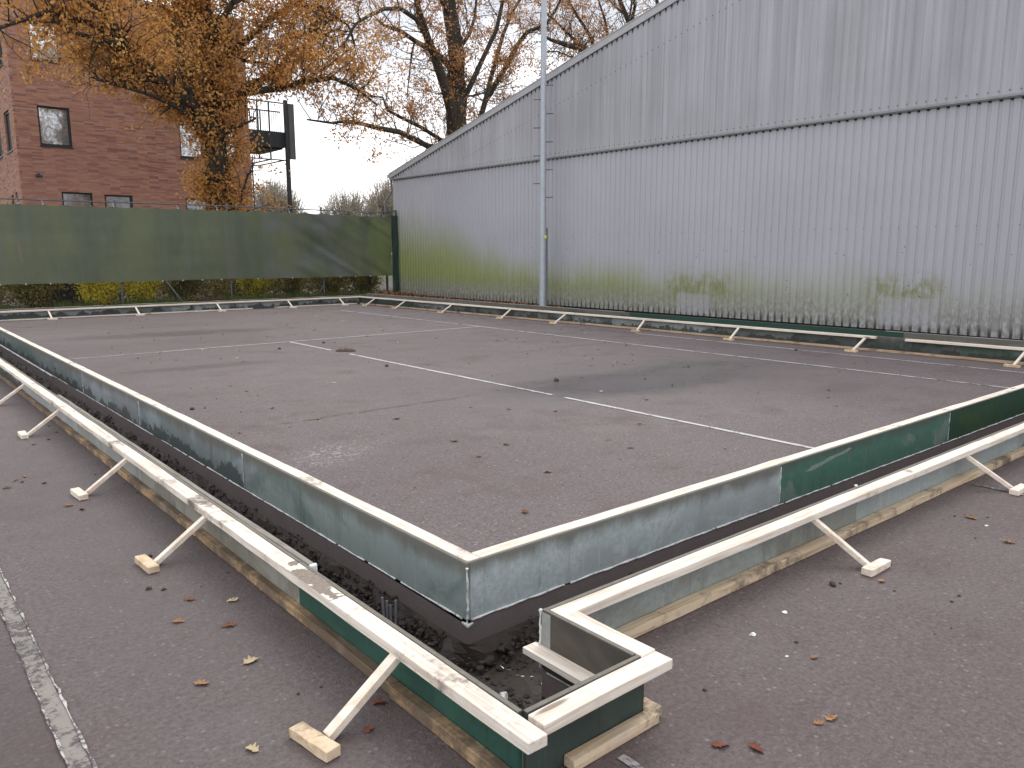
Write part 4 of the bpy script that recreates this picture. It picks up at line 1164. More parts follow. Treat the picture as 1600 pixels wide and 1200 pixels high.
class Leaves:
    def __init__(self): self.v = []; self.t = []
    def leaf(self, p, s, tone, ratio=.62, up=0.):
        a = Vector((random.gauss(0, 1), random.gauss(0, 1), random.gauss(0, 1) - up)).normalized()
        b = a.cross(Vector((random.gauss(0, 1), random.gauss(0, 1), random.gauss(0, 1)))).normalized()
        c = a.cross(b) * .12 * s
        p = Vector(p)
        m = p + a * (s * .55)
        self.v += [tuple(p), tuple(m + b * (s * ratio * .5) + c), tuple(p + a * s), tuple(m - b * (s * ratio * .5) + c)]
        self.t.append(max(0, min(1, tone)))
    def build(self, name, mat, parent=None):
        off = wloc(parent) if parent is not None else Vector((0, 0, 0))
        n = len(self.t); me = bpy.data.meshes.new(name)
        me.from_pydata([(x - off.x, y - off.y, z - off.z) for x, y, z in self.v], [], [(4 * i, 4 * i + 1, 4 * i + 2, 4 * i + 3) for i in range(n)])
        at = me.attributes.new('tone', 'FLOAT', 'FACE'); at.data.foreach_set('value', self.t)
        me.materials.append(mat)
        o = bpy.data.objects.new(name, me); COL.objects.link(o)
        if parent is not None: o.parent = parent
        return o

# litter strip along hall corner
lv = Leaves()
for i in range(5200):
    t = random.random()
    if t < .55: x = random.uniform(11.6, 14.4); y = 23.1 - abs(random.gauss(0, .75))
    elif t < .8: y = random.uniform(15, 23); x = 14.42 - abs(random.gauss(0, .28))
    else: x = random.uniform(3, 14.3); y = random.uniform(21.2, 23.2)
    h = .12 * math.exp(-((x - 13.6) ** 2) / .8 - ((y - 22.7) ** 2) / .4)
    lv.leaf((x, y, .012 + random.random() * (.02 + h)), random.uniform(.06, .11), random.random())
o = lv.build('leaf_litter', M['leaf_litter']); tag(o, 'drift of red brown leaves at the foot of hall and fence', 'leaf litter', kind='stuff')
lv = Leaves()
for i in range(9000):
    x = random.uniform(.5, 14.2); y = random.gauss(23.3, .35)
    if mnoise.noise((x * .7, 0, 5)) < -.15 or y < 22.7: continue
    h = random.uniform(.08, .28); p = Vector((x, y, .005)); q = p + Vector((random.gauss(0, .05), random.gauss(0, .05), h)); r_ = random.uniform(.004, .008)
    lv.v += [(p.x - r_, p.y, p.z), (p.x + r_, p.y, p.z), (q.x + .001, q.y, q.z), (q.x - .001, q.y, q.z)]; lv.t.append(random.random())
o = lv.build('grass', M['grass']); tag(o, 'rough green grass growing along the bottom of the fence', 'grass', kind='stuff')

# ------------------------------------------------------------------ shrubs behind the fence
def shrub(x, y, w, h, mat, n, size, tone0, label, seed):
    rnd = random.Random(seed)
    root = empty('shrub', (x, y, 0), label, 'shrub', 'shrubs behind the fence')
    mb = MB(); lv = Leaves()
    for i in range(40):
        a = rnd.uniform(0, 6.28); r = rnd.random() ** .5 * w * 1.15
        tip = Vector((x + math.cos(a) * r, y + math.sin(a) * r * .5, h * rnd.uniform(.45, 1.15)))
        b = Vector((x + rnd.gauss(0, .12), y + rnd.gauss(0, .08), 0)); m_ = b.lerp(tip, .5) + Vector((rnd.gauss(0, .06), rnd.gauss(0, .06), .08))
        mb.tube([(*b, .012), (*m_, .008), (*tip, .003)], 4)
        for k in range(n // 40):
            t = rnd.random() ** .7; q = b.lerp(m_, t * 2) if t < .5 else m_.lerp(tip, t * 2 - 1)
            q = q + Vector((rnd.gauss(0, .09), rnd.gauss(0, .09), rnd.gauss(0, .07)))
            if q.z < .03: q.z = .05
            cl = mnoise.noise((q.x * 3, q.y * 3, q.z * 3)) * .5
            lv.leaf(q, size * rnd.uniform(.6, 1.3), tone0 + cl + rnd.gauss(0, .16))
    mb.build('stems', M['bark'], root, fix=False); lv.build('foliage', mat, root)
SH = [(2.4, 24.1, .8, 1.2, 'leaf_dull', 3300, 0.074, .65, 'olive brown shrub at the left end of the gap under the screen'),
      (3.7, 24.0, .75, 1.1, 'leaf_dull', 3000, 0.074, .6, 'thin olive shrub left of the dark opening in the hedge'),
      (5.15, 23.85, .55, .95, 'leaf_shrub', 3300, 0.079, .98, 'bright yellow shrub left of the grey post under the screen'),
      (6.35, 23.9, .6, .9, 'leaf_shrub', 2400, 0.074, .9, 'yellow green shrub between the grey post and the leaning brace'),
      (7.5, 24.0, .7, 1.1, 'leaf_dull', 3600, 0.063, .62, 'dull twiggy shrub left of the oak trunk under the screen'),
      (9.65, 23.9, .6, .95, 'leaf_shrub', 2700, 0.063, .7, 'green yellow shrub right of the oak trunk under the screen'),
      (10.9, 24.0, .7, 1.0, 'leaf_dull', 3300, 0.063, .6, 'mixed brown and green shrub in the middle of the right hand hedge'),
      (12.2, 24.0, .75, 1.0, 'leaf_dull', 3600, 0.058, .42, 'dark brown shrub in the hedge below the wrinkled cloth'),
      (13.5, 24.0, .7, 1.05, 'leaf_dull', 3600, 0.058, .3, 'darkest shrub of the hedge, beside the hall corner')]
for i, (x, y, w, h, m_, n, s, t0, lb) in enumerate(SH): shrub(x, y, w, h, M[m_], n, s, t0, lb, 100 + i)

lv = Leaves(); mb = MB()
for i in range(16000):
    x = random.uniform(-1., 14.5); y = random.uniform(24.5, 26.0); z = random.random() ** .8 * (.95 + .3 * mnoise.noise((x * .8, y * .8, 1)))
    if 4.2 < x < 5.3 and random.random() < .75: continue
    lv.leaf((x, y, .03 + z), random.uniform(.07, .13), .42 + .5 * mnoise.noise((x * 1.4, y, z * 2)) + random.gauss(0, .18))
o = lv.build('undergrowth', M['leaf_dull']); tag(o, 'brownish undergrowth filling the strip behind the shrubs', 'undergrowth', kind='stuff')

# dark store standing behind the hedge, seen through its gap
mb = MB(); mb.box(4.15, 5.6, 25.6, 27.2, 0, 1.35); mb.box(4.05, 5.7, 25.5, 27.3, 1.35, 1.43)
tag(mb.build('garden_store', m_plain('dark_boards', (.018, .016, .022), .8, 0, .3, 6), bevel=.01), 'dark low store box behind the hedge, seen through the gap under the screen', 'store')

# ------------------------------------------------------------------ trees
OAK_ORANGE = [
   [(9.9, 27.0, -0.2, 0.5), (9.91, 27.07, 1.36, 0.457), (9.95, 27.14, 2.86, 0.414), (9.86, 27.21, 4.54, 0.371), (9.86, 27.29, 5.79, 0.329), (9.87, 27.36, 7.22, 0.286), (9.85, 27.43, 8.43, 0.243), (9.91, 27.5, 10.23, 0.2)] ,
   [(9.78, 27.0, 5.44, 0.24), (8.97, 26.58, 6.1, 0.213), (7.92, 26.17, 6.68, 0.187), (7.2, 25.75, 7.14, 0.16), (6.69, 25.33, 7.51, 0.133), (6.22, 24.92, 8.02, 0.107), (5.95, 24.5, 8.69, 0.08)] ,
   [(7.13, 25.5, 7.09, 0.1), (6.46, 25.12, 7.3, 0.085), (5.88, 24.75, 7.24, 0.07), (5.26, 24.38, 7.26, 0.055), (4.69, 24.0, 7.39, 0.04)] ,
   [(7.87, 26.0, 6.64, 0.08), (7.1, 26.5, 6.75, 0.063), (6.54, 27.0, 7.18, 0.047), (5.98, 27.5, 7.46, 0.03)] ,
   [(8.94, 26.5, 6.09, 0.15), (8.95, 27.17, 7.46, 0.127), (9.11, 27.83, 8.79, 0.103), (9.3, 28.5, 10.35, 0.08)] ,
   [(10.04, 27.0, 6.18, 0.17), (10.28, 26.75, 6.37, 0.153), (10.63, 26.5, 6.7, 0.135), (11.1, 26.25, 6.78, 0.118), (11.8, 26.0, 6.89, 0.1), (12.47, 25.75, 7.14, 0.083), (13.39, 25.5, 7.35, 0.065), (14.22, 25.25, 7.04, 0.048), (14.82, 25.0, 6.54, 0.03)] ,
   [(10.67, 26.6, 6.72, 0.11), (11.25, 26.88, 7.16, 0.094), (12.07, 27.16, 7.65, 0.078), (12.75, 27.44, 8.3, 0.062), (13.85, 27.72, 9.13, 0.046), (15.05, 28.0, 9.72, 0.03)] ,
   [(9.91, 27.3, 7.42, 0.14), (10.91, 27.54, 8.32, 0.122), (12.01, 27.78, 9.27, 0.104), (12.61, 28.02, 9.81, 0.086), (13.32, 28.26, 10.29, 0.068), (14.58, 28.5, 11.09, 0.05)] ,
   [(9.84, 27.3, 8.01, 0.13), (9.99, 26.7, 8.7, 0.107), (10.3, 26.1, 9.32, 0.083), (10.43, 25.5, 9.85, 0.06)] ,
   [(12.55, 28.0, 9.73, 0.06), (12.96, 27.67, 8.98, 0.047), (13.41, 27.33, 9.1, 0.033), (14.27, 27.0, 9.71, 0.02)] ,
   [(9.8, 27.4, 8.42, 0.1), (9.27, 27.8, 9.2, 0.083), (8.7, 28.2, 9.42, 0.065), (7.83, 28.6, 9.27, 0.048), (7.33, 29.0, 9.01, 0.03)] ,
   [(9.89, 27.0, 2.85, 0.07), (9.47, 26.75, 3.66, 0.05), (9.2, 26.5, 4.03, 0.03)] ,
   [(9.9, 27.0, 2.22, 0.07), (10.42, 26.8, 3.07, 0.05), (10.69, 26.6, 4.13, 0.03)] ,
   [(9.77, 27.0, 5.23, 0.09), (8.69, 26.38, 5.85, 0.072), (7.57, 25.75, 6.11, 0.055), (6.54, 25.12, 6.16, 0.038), (5.74, 24.5, 6.13, 0.02)] ,
   [(9.77, 27.0, 5.23, 0.07), (10.35, 26.5, 5.54, 0.05), (10.81, 26.0, 5.83, 0.03)] ,
   [(6.69, 25.3, 7.51, 0.09), (5.63, 24.85, 7.71, 0.075), (4.63, 24.4, 7.63, 0.06), (3.67, 23.95, 7.06, 0.045), (2.91, 23.5, 6.55, 0.03)] ,
   [(6.19, 24.8, 7.99, 0.08), (5.0, 24.47, 8.42, 0.063), (3.92, 24.13, 7.97, 0.047), (3.17, 23.8, 7.52, 0.03)] ,
   [(13.29, 28.2, 10.27, 0.06), (14.19, 27.8, 10.31, 0.047), (15.12, 27.4, 9.72, 0.033), (15.25, 27.0, 8.44, 0.02)] ,
   [(11.8, 26.0, 6.89, 0.06), (13.48, 26.6, 7.75, 0.04), (14.98, 27.2, 8.81, 0.02)] ,
   [(9.24, 28.4, 9.92, 0.08), (8.23, 27.7, 10.13, 0.055), (7.13, 27.0, 10.08, 0.03)] ,
   [(8.97, 26.6, 6.1, 0.05), (8.28, 26.3, 5.99, 0.035), (7.79, 26.0, 5.61, 0.02)] ,
   [(7.87, 26.0, 6.64, 0.06), (7.13, 25.67, 6.49, 0.047), (6.43, 25.33, 6.26, 0.033), (5.7, 25.0, 6.28, 0.02)] ,
   [(10.26, 26.0, 9.29, 0.08), (11.59, 26.25, 10.07, 0.06), (13.1, 26.5, 10.74, 0.04)] ,
   [(10.19, 27.3, 8.46, 0.08), (10.91, 27.03, 7.82, 0.06), (11.68, 26.77, 7.78, 0.04), (12.0, 26.5, 7.41, 0.02)] ,
]
OAK_DARK = [
   [(22.6, 30.0, 3.36, 0.52), (21.96, 30.06, 6.63, 0.49), (21.92, 30.12, 7.61, 0.46), (22.12, 30.19, 8.48, 0.43), (22.03, 30.25, 9.31, 0.4), (22.17, 30.31, 10.16, 0.37), (22.02, 30.38, 11.24, 0.34), (21.8, 30.44, 12.57, 0.31), (21.78, 30.5, 14.43, 0.28)] ,
   [(21.81, 30.0, 7.03, 0.27), (21.29, 29.83, 8.33, 0.243), (20.85, 29.67, 9.05, 0.217), (20.35, 29.5, 9.88, 0.19), (19.92, 29.33, 10.43, 0.163), (19.41, 29.17, 11.32, 0.137), (19.1, 29.0, 12.1, 0.11)] ,
   [(19.83, 29.2, 10.39, 0.11), (19.01, 28.81, 10.93, 0.099), (18.01, 28.43, 11.08, 0.087), (17.03, 28.04, 10.79, 0.076), (16.09, 27.66, 10.28, 0.064), (15.32, 27.27, 9.77, 0.053), (14.69, 26.89, 9.0, 0.041), (13.7, 26.5, 8.17, 0.03)] ,
   [(21.75, 30.0, 9.5, 0.15), (20.97, 30.3, 10.2, 0.128), (20.17, 30.6, 10.58, 0.106), (19.55, 30.9, 10.99, 0.084), (18.93, 31.2, 11.16, 0.062), (18.8, 31.5, 11.41, 0.04)] ,
   [(20.36, 31.0, 10.69, 0.05), (20.1, 30.88, 10.09, 0.043), (19.89, 30.75, 9.24, 0.035), (19.69, 30.62, 8.52, 0.028), (19.57, 30.5, 8.09, 0.02)] ,
   [(21.94, 30.0, 5.91, 0.15), (20.02, 29.64, 6.06, 0.133), (18.37, 29.29, 6.46, 0.116), (17.12, 28.93, 6.46, 0.099), (16.27, 28.57, 6.48, 0.081), (15.4, 28.21, 6.47, 0.064), (14.51, 27.86, 6.27, 0.047), (13.35, 27.5, 6.23, 0.03)] ,
   [(22.02, 30.0, 6.26, 0.11), (21.06, 30.14, 6.47, 0.098), (20.2, 30.29, 6.91, 0.086), (19.3, 30.43, 7.24, 0.074), (18.59, 30.57, 7.53, 0.061), (18.47, 30.71, 8.07, 0.049), (17.84, 30.86, 8.06, 0.037), (17.15, 31.0, 8.06, 0.025)] ,
   [(21.97, 30.0, 7.74, 0.14), (22.34, 29.7, 8.71, 0.124), (23.0, 29.4, 10.18, 0.108), (23.5, 29.1, 11.34, 0.092), (23.63, 28.8, 12.54, 0.076), (23.54, 28.5, 13.5, 0.06)] ,
   [(22.83, 30.0, 6.55, 0.15), (23.91, 30.4, 8.66, 0.132), (24.55, 30.8, 9.79, 0.114), (25.6, 31.2, 11.89, 0.096), (26.5, 31.6, 13.13, 0.078), (28.11, 32.0, 15.03, 0.06)] ,
   [(24.27, 31.0, 8.56, 0.14), (25.35, 30.71, 10.26, 0.127), (25.92, 30.43, 11.38, 0.114), (26.24, 30.14, 11.9, 0.101), (26.64, 29.86, 12.08, 0.089), (27.05, 29.57, 12.32, 0.076), (27.28, 29.29, 12.88, 0.063), (27.5, 29.0, 13.6, 0.05)] ,
   [(22.16, 30.2, 10.41, 0.1), (23.18, 30.63, 11.49, 0.083), (23.78, 31.07, 12.38, 0.067), (24.28, 31.5, 13.85, 0.05)] ,
   [(21.69, 30.3, 11.98, 0.1), (20.73, 29.65, 12.31, 0.075), (19.81, 29.0, 12.86, 0.05)] ,
   [(22.12, 30.0, 8.45, 0.06), (23.11, 30.33, 8.62, 0.047), (24.52, 30.67, 9.12, 0.033), (25.99, 31.0, 9.66, 0.02)] ,
]
OAK_TWIGGY = [
   [(35.56, 33.0, 8.31, 0.3), (33.45, 32.6, 11.55, 0.246), (32.12, 32.2, 12.43, 0.192), (30.43, 31.8, 12.29, 0.138), (28.9, 31.4, 12.22, 0.084), (27.88, 31.0, 12.28, 0.03)] ,
   [(33.45, 32.6, 11.55, 0.12), (32.51, 32.95, 12.83, 0.098), (31.61, 33.3, 13.59, 0.075), (31.21, 33.65, 14.09, 0.052), (30.81, 34.0, 14.42, 0.03)] ,
   [(33.65, 32.8, 11.61, 0.12), (33.41, 32.85, 13.29, 0.1), (32.44, 32.9, 14.15, 0.08), (31.74, 32.95, 14.86, 0.06), (31.53, 33.0, 15.64, 0.04)] ,
   [(34.68, 33.0, 10.73, 0.13), (35.22, 33.33, 13.68, 0.103), (35.27, 33.67, 14.81, 0.077), (35.06, 34.0, 15.89, 0.05)] ,
   [(33.39, 32.8, 11.92, 0.06), (31.38, 32.53, 11.98, 0.047), (30.17, 32.27, 12.01, 0.033), (29.01, 32.0, 11.72, 0.02)] ,
   [(34.95, 33.0, 10.41, 0.1), (35.85, 32.67, 13.65, 0.08), (35.98, 32.33, 14.99, 0.06), (35.83, 32.0, 16.26, 0.04)] ,
]
OAK_BARE = [
   [(39.45, 34.0, 12.23, 0.2), (38.05, 34.17, 15.03, 0.167), (37.33, 34.33, 16.21, 0.133), (37.03, 34.5, 17.45, 0.1)] ,
   [(38.09, 34.2, 15.05, 0.12), (37.78, 33.6, 15.95, 0.09), (36.83, 33.0, 17.04, 0.06)] ,
   [(37.6, 34.3, 15.71, 0.07), (37.12, 34.65, 16.06, 0.05), (36.63, 35.0, 16.77, 0.03)] ,
   [(39.45, 34.0, 12.23, 0.15), (40.33, 33.83, 15.35, 0.127), (39.82, 33.67, 16.9, 0.103), (39.8, 33.5, 18.13, 0.08)] ,
]

def tree(name, label, cat, base, limbs, bark, leafmat, opts, group=None, seed=1):
    rnd = random.Random(seed)
    root = empty(name, (base[0], base[1], 0), label, cat, group)
    tr = MB(); br = MB(); lv = Leaves()
    O = dict(step=.3, l1=(.9, 2.0), n2=6, l2=(.35, .9), leaves=14, size=(.09, .14), clump=-.2, tone=.5, up=.25, trunk_leaf=True, r1=.022, gap=.6, spread=.10)
    O.update(opts)
    V3 = lambda s=1.: Vector((rnd.gauss(0, s), rnd.gauss(0, s), rnd.gauss(0, s)))
    def twig(p, d, L, r, lvl, full=False):
        n = 5 if lvl == 1 else 3; pts = [(*p, r)]; q = Vector(p); dd = d.normalized()
        ps = [q.copy()]
        for i in range(n):
            dd = (dd + V3(.22) + Vector((0, 0, .06 if lvl == 1 else -.03))).normalized()
            q = q + dd * (L / n); ps.append(q.copy())
            pts.append((*q, max(.0035, r * (1 - .8 * (i + 1) / n))))
        br.tube(pts, 5 if lvl == 1 else 3, cap=False)
        if lvl == 1:
            for k in range(O['n2']):
                t = rnd.uniform(.25, 1.) * n; i = min(n - 1, int(t)); c = ps[i].lerp(ps[i + 1], t - i)
                dir_ = (ps[i + 1] - ps[i]).normalized() * .6 + V3(.55)
                twig(c, dir_, rnd.uniform(*O['l2']), .008, 2, full)
        else:
            c0 = mnoise.noise((ps[1].x * O['gap'], ps[1].y * O['gap'], ps[1].z * O['gap'] + seed))
            c1 = mnoise.noise((ps[1].x * 2.2, ps[1].y * 2.2, ps[1].z * 2.2 + seed))
            if not full and c0 + c1 * .5 < O['clump']: m_ = int(O['leaves'] * .12)
            else: m_ = O['leaves']
            tt = O['tone'] + c1 * .35 + rnd.gauss(0, .06)
            for k in range(m_):
                t = rnd.random() * n; i = min(n - 1, int(t)); c = ps[i].lerp(ps[i + 1], t - i) + V3(O['spread'])
                lv.leaf(c, rnd.uniform(*O['size']), tt + rnd.gauss(0, .13), .62, .5)
    for li_, limb in enumerate(limbs):
        (tr if li_ == 0 else br).tube([(x, y, z, r) for x, y, z, r in limb], 12 if li_ == 0 else 8, cap=True)
        for a, b in zip(limb, limb[1:]):
            pa, pb = Vector(a[:3]), Vector(b[:3]); L = (pb - pa).length; d = (pb - pa).normalized()
            n = L / O['step'] * (O.get('trunk_mult', 1) if li_ == 0 else 1); n = int(n) + (1 if rnd.random() < n - int(n) else 0)
            for i in range(n):
                t = rnd.random(); p = pa.lerp(pb, t); r = a[3] + (b[3] - a[3]) * t
                if li_ == 0 and not O['trunk_leaf'] and p.z < 7: continue
                if p.z < O.get('zmin', 2.2): continue
                side = V3(1.); side = (side - d * side.dot(d)).normalized()
                dir_ = side * .9 + d * .45 + Vector((0, 0, O['up']))
                if li_ in O.get('up_limbs', ()) and p.x < 13.2: dir_.z = abs(dir_.z) + .35
                Lb = rnd.uniform(*O['l1']) * (.55 if li_ == 0 and p.z < O.get('short_below', 0) else 1)
                twig(p + side * r * .5, dir_, Lb, min(O['r1'], r * .6), 1, li_ == 0 and O.get('trunk_mult', 1) > 1)
    tr.build('trunk', bark, root, smooth=True, fix=False)
    br.build('branches', bark, root, fix=False)
    lv.build('crown', leafmat, root)
    return root
tree('oak_tree', 'oak tree covered in orange leaves down its trunk, in front of the brick building', 'tree', (9.9, 27), OAK_ORANGE, M['bark'], M['leaf_orange'],
     dict(step=.165, leaves=16, clump=-.24, up=.42, up_limbs=(5, 13, 14, 20, 21), tone=.5, short_below=6, l1=(.8, 2.0), size=(.085, .145), spread=.13, trunk_mult=2.6), seed=3)
tree('oak_tree', 'large dark limbed oak tree with thin brown leaves behind the low end of the hall', 'tree', (22.6, 30), OAK_DARK, M['bark'], M['leaf_brown'],
     dict(step=.24, leaves=12, clump=-.08, gap=.8, tone=.5, l1=(1.0, 2.4), n2=6, l2=(.4, 1.1), size=(.085, .135), trunk_leaf=True, spread=.09, zmin=4.), seed=5)
tree('oak_tree', 'twiggy spreading tree with sparse brown leaves above the middle of the hall verge', 'tree', (39, 33), OAK_TWIGGY, M['bark'], M['leaf_brown'],
     dict(step=.2, leaves=7, clump=-.1, tone=.45, l1=(1.2, 3.0), n2=7, l2=(.5, 1.4), size=(.09, .15), spread=.12, zmin=6.), seed=8)
tree('oak_tree', 'nearly bare tree with upright stems, rightmost above the hall verge', 'tree', (45, 34), OAK_BARE, M['bark'], M['leaf_brown'],
     dict(step=.3, leaves=5, clump=-.05, tone=.4, l1=(1.2, 2.6), n2=6, l2=(.5, 1.2), size=(.09, .15), zmin=6.), seed=9)

# bare trees far off, each of its own
def far_tree(x, y, h, w, label, seed):
    rnd = random.Random(seed)
    root = empty('bare_tree', (x, y, 0), label, 'tree', 'bare trees on the horizon')
    br = MB(); tr = MB(); lv = Leaves()
    tr.tube([(x, y, 0, .2), (x + rnd.gauss(0, .2), y, h * .45, .12), (x + rnd.gauss(0, .3), y, h * .8, .04)], 6)
    for i in range(260):
        a = rnd.uniform(0, 6.28); z0 = h * rnd.uniform(.12, .55); r = rnd.random() ** .6 * w; ztip = h * (.45 + .55 * math.sqrt(max(0, 1 - (r / w) ** 2))) * rnd.uniform(.8, 1.05)
        p = Vector((x, y, z0)); q = Vector((x + math.cos(a) * r, y + math.sin(a) * r, ztip)); m_ = p.lerp(q, .5) + Vector((math.cos(a) * r * .15, 0, -.2))
        br.tube([(*p, .07), (*m_, .05), (*q, .025)], 3, cap=False)
        for k in range(7):
            t = rnd.uniform(.3, 1.); c = p.lerp(q, t); e = c + Vector((rnd.gauss(0, .5), rnd.gauss(0, .5), rnd.uniform(.3, 1.0)))
            br.tube([(*c, .026), (*e, .016)], 3, cap=False)
            for j in range(2): lv.leaf(c.lerp(e, rnd.random()), rnd.uniform(.12, .28), rnd.random(), .22)
    tr.build('trunk', M['bark_far'], root, fix=False); br.build('branches', M['bark_far'], root, fix=False); lv.build('crown', M['leaf_far'], root)
far_tree(38.5, 88., 9.6, 3.6, 'bare pale tree on the horizon beside the balcony column', 41)
far_tree(33., 92., 8.6, 3.4, 'low bare tree on the horizon just right of the brick building', 42)
far_tree(45.5, 84., 8.5, 4.2, 'bare rounded tree on the horizon, left of the tallest', 43)
far_tree(51., 84., 10.2, 3.6, 'tallest bare tree on the horizon near the hall corner', 44)
far_tree(56., 84., 8.7, 3.6, 'bare tree on the horizon touching the hall corner', 45)
far_tree(42., 98., 10.2, 4., 'faint bare tree on the horizon behind the gap in the row', 46)

# ------------------------------------------------------------------ fallen leaves and crumbs on the asphalt
def leaf_mesh(name, mat, seed):
    rnd = random.Random(seed)
    vs = []; fs = []
    k = rnd.uniform(.05, .5); tw = rnd.uniform(-.6, .6); ph = rnd.uniform(0, 1); n = 19; cup = rnd.uniform(.15, .7); nl = rnd.uniform(3.2, 4.4)
    for i in range(n):
        t = i / (n - 1)
        w = math.sin(math.pi * t ** .85) ** .8 * (.25 + .10 * math.cos(2 * math.pi * (nl * t + .15)))
        z = k * .25 * (2 * t - 1) ** 2 + .03 * math.sin(7 * t + ph * 6)
        for s in (-1, -.5, 0, .5, 1):
            ww = w * s * (1 + .12 * math.sin(5 * t + s + ph * 9))
            vs.append((t - .5, ww, z + cup * ww * ww * 2.2 + ww * tw * (t - .5) + .03 * math.sin(9 * t + s * 4 + ph * 7) * abs(s) + .03))
    for i in range(n - 1):
        for s in range(4):
            a = 5 * i + s; fs.append((a, a + 5, a + 6, a + 1))
    # stalk
    b = len(vs); vs += [(-.5, -.012, .03), (-.5, .012, .03), (-.68, .006, .05), (-.68, -.006, .05)]; fs.append((b, b + 1, b + 2, b + 3))
    me = bpy.data.meshes.new(name); me.from_pydata(vs, [], fs); me.materials.append(mat)
    me.polygons.foreach_set('use_smooth', [True] * len(me.polygons))
    return me
brown = [leaf_mesh('fallen_leaf', M['dead'], 60 + i) for i in range(6)]
palem = [leaf_mesh('fallen_leaf', M['dead_pale'], 80 + i) for i in range(2)]
redm = [leaf_mesh('fallen_leaf', M['dead_red'], 90 + i) for i in range(2)]
rnd = random.Random(12)
def put_leaf(x, y, me, s, label, group, z=.003):
    o = bpy.data.objects.new('fallen_leaf', me); COL.objects.link(o)
    o.location = (x, y, z); o.scale = (s, s, s); o.rotation_euler = (rnd.gauss(0, .12), rnd.gauss(0, .12), rnd.uniform(0, 6.28))
    tag(o, label, 'leaf', group)
LB = ('curled brown oak leaf fallen on the asphalt', 'brown oak leaves scattered on the asphalt')
LP = ('pale straw coloured dead leaf lying on the asphalt', 'pale dead leaves on the asphalt')
LR = ('dark reddish dead leaf flattened on the asphalt', 'reddish dead leaves on the asphalt')
for (x, y) in ((.98, 3.35), (.79, 2.63), (1.02, 3.0), (.83, 5.76), (4.44, 1.31), (4.7, 1.59), (2.85, 3.29), (3.64, 5.97), (4.69, 5.65), (4.97, 5.3), (3.54, 4.95), (3.79, 4.6), (4.51, 4.19), (3.1, 6.43), (2.99, 7.18), (6.07, 5.12), (7.21, 3.71), (4.45, 3.9), (3.51, 3.82), (.86, 5.13), (.76, 6.01)):
    put_leaf(x, y, rnd.choice(brown), rnd.uniform(.045, .075), *LB)
for (x, y) in ((.98, 2.67), (6.07, 5.75), (1.12, 3.22), (.78, 2.16), (4.0, 1.0)): put_leaf(x, y, rnd.choice(palem), rnd.uniform(.04, .065), *LP)
for (x, y) in ((1.2, 2.13), (1.10, 2.02), (1.88, 1.26), (1.95, 1.18), (.90, 5.0)): put_leaf(x, y, rnd.choice(redm), rnd.uniform(.045, .065), *LR)
for i in range(170):
    t = rnd.random()
    if t < .55: x, y = rnd.uniform(2.2, 11.), rnd.uniform(3.2, 20.)
    elif t < .78: x = rnd.uniform(8.5, 11.2); y = rnd.uniform(4, 20)
    elif t < .9: x = rnd.uniform(3, 11); y = rnd.uniform(14, 20)
    elif t < .95: x = rnd.uniform(-.1, 1.1); y = rnd.uniform(2.2, 7.5)
    else: x = rnd.uniform(2.2, 5.6); y = rnd.uniform(.7, 1.7)
    put_leaf(x, y, rnd.choice(brown), rnd.uniform(.04, .065) if y > 7 else rnd.uniform(.035, .06), *LB)
for i in range(36): put_leaf(rnd.uniform(3, 11), rnd.uniform(7, 20), rnd.choice(palem), rnd.uniform(.045, .07), *LP)

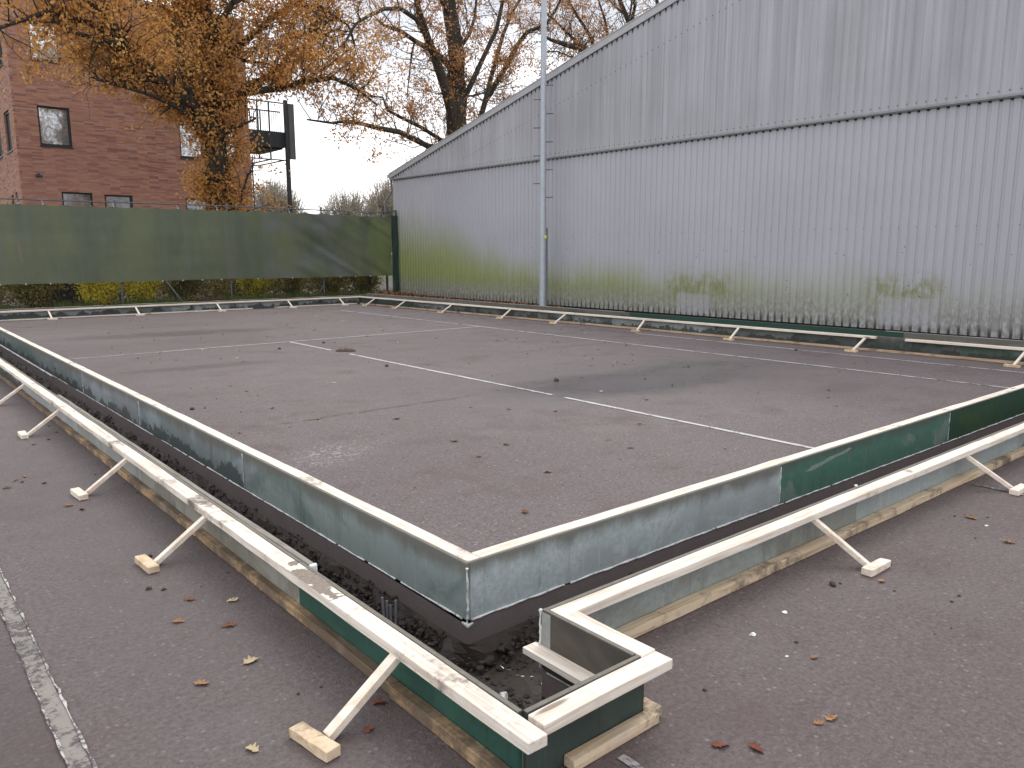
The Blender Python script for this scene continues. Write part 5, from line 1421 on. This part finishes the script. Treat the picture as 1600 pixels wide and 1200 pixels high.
def crumb_mesh(name, mat, seed, sub=1):
    bm = bmesh.new(); bmesh.ops.create_icosphere(bm, subdivisions=sub + 1, radius=1)
    for v in bm.verts:
        n = 1 + .35 * mnoise.noise(v.co * 1.3 + Vector((seed, 0, 0))) + .15 * mnoise.noise(v.co * 3.4 + Vector((seed, 3, 0)))
        v.co = v.co * n; v.co.z *= .7; v.co.z = max(v.co.z, -.35)
    me = bpy.data.meshes.new(name); bm.to_mesh(me); bm.free(); me.materials.append(mat); return me
cm = [crumb_mesh('soil_crumb', M['clod'], i * 7.3) for i in range(5)]
def put_crumb(x, y, r, label='small dark crumb of soil lying on the asphalt', group='soil crumbs on the asphalt', me=None):
    o = bpy.data.objects.new('soil_crumb', me or rnd.choice(cm)); COL.objects.link(o); o.location = (x, y, r * .33); o.scale = (r * rnd.uniform(.8, 1.4), r, r); o.rotation_euler = (0, 0, rnd.uniform(0, 6.28))
    tag(o, label, 'soil crumb', group)
put_crumb(.875, 3.58, .013, 'larger of the two dark soil crumbs close together on the left asphalt', 'pair of soil crumbs'); put_crumb(.925, 3.53, .009, 'smaller of the two dark soil crumbs close together on the left asphalt', 'pair of soil crumbs')
for (x, y) in ((.99, 3.98), (3.25, 1.63), (8., 4.21), (2.38, 7.62), (10.9, 6.3), (5.0, 11.6), (5.9, 11.9), (5.3, 8.9), (6.2, 6.6)): put_crumb(x, y, rnd.uniform(.01, .018) * (1.8 if y > 6 else 1))
for i in range(120):
    t = rnd.random()
    if t < .7: x, y = rnd.uniform(2.2, 10.8), rnd.uniform(3.2, 19)
    elif t < .87: x, y = 1.27 - abs(rnd.gauss(.05, .2)), rnd.uniform(1.6, 8)
    else: x, y = rnd.uniform(2.0, 5.5), rnd.uniform(.8, 1.75)
    put_crumb(x, y, rnd.uniform(.005, .012) if y > 7 else rnd.uniform(.003, .007))
# clump on the centre line
mb = MB()
me = crumb_mesh('soil_clump', M['mud'], 3.3, 2)
bm = bmesh.new()
for (dx, dy, r, sx) in ((-.16, .12, .085, 1.1), (-.03, .03, .095, 1.2), (.10, -.05, .085, 1.1), (.19, -.12, .06, 1.), (-.24, .2, .05, 1.), (.02, .1, .05, 1)):
    b2 = bmesh.new(); b2.from_mesh(me)
    for v in b2.verts: v.co = Vector((v.co.x * r * sx + dx, v.co.y * r + dy, v.co.z * r + r * .3))
    t_ = bpy.data.meshes.new('t'); b2.to_mesh(t_); b2.free(); bm.from_mesh(t_); bpy.data.meshes.remove(t_)
mc = bpy.data.meshes.new('soil_clump'); bm.to_mesh(mc); bm.free(); mc.materials.append(M['mud'])
o = bpy.data.objects.new('soil_clump', mc); COL.objects.link(o); o.scale = (.48, .48, .6); o.location = (5.66, 10.66, 0); o.rotation_euler = (0, 0, R(-8))
tag(o, 'big brown clump of soil lying across the centre line of the court', 'soil clump')
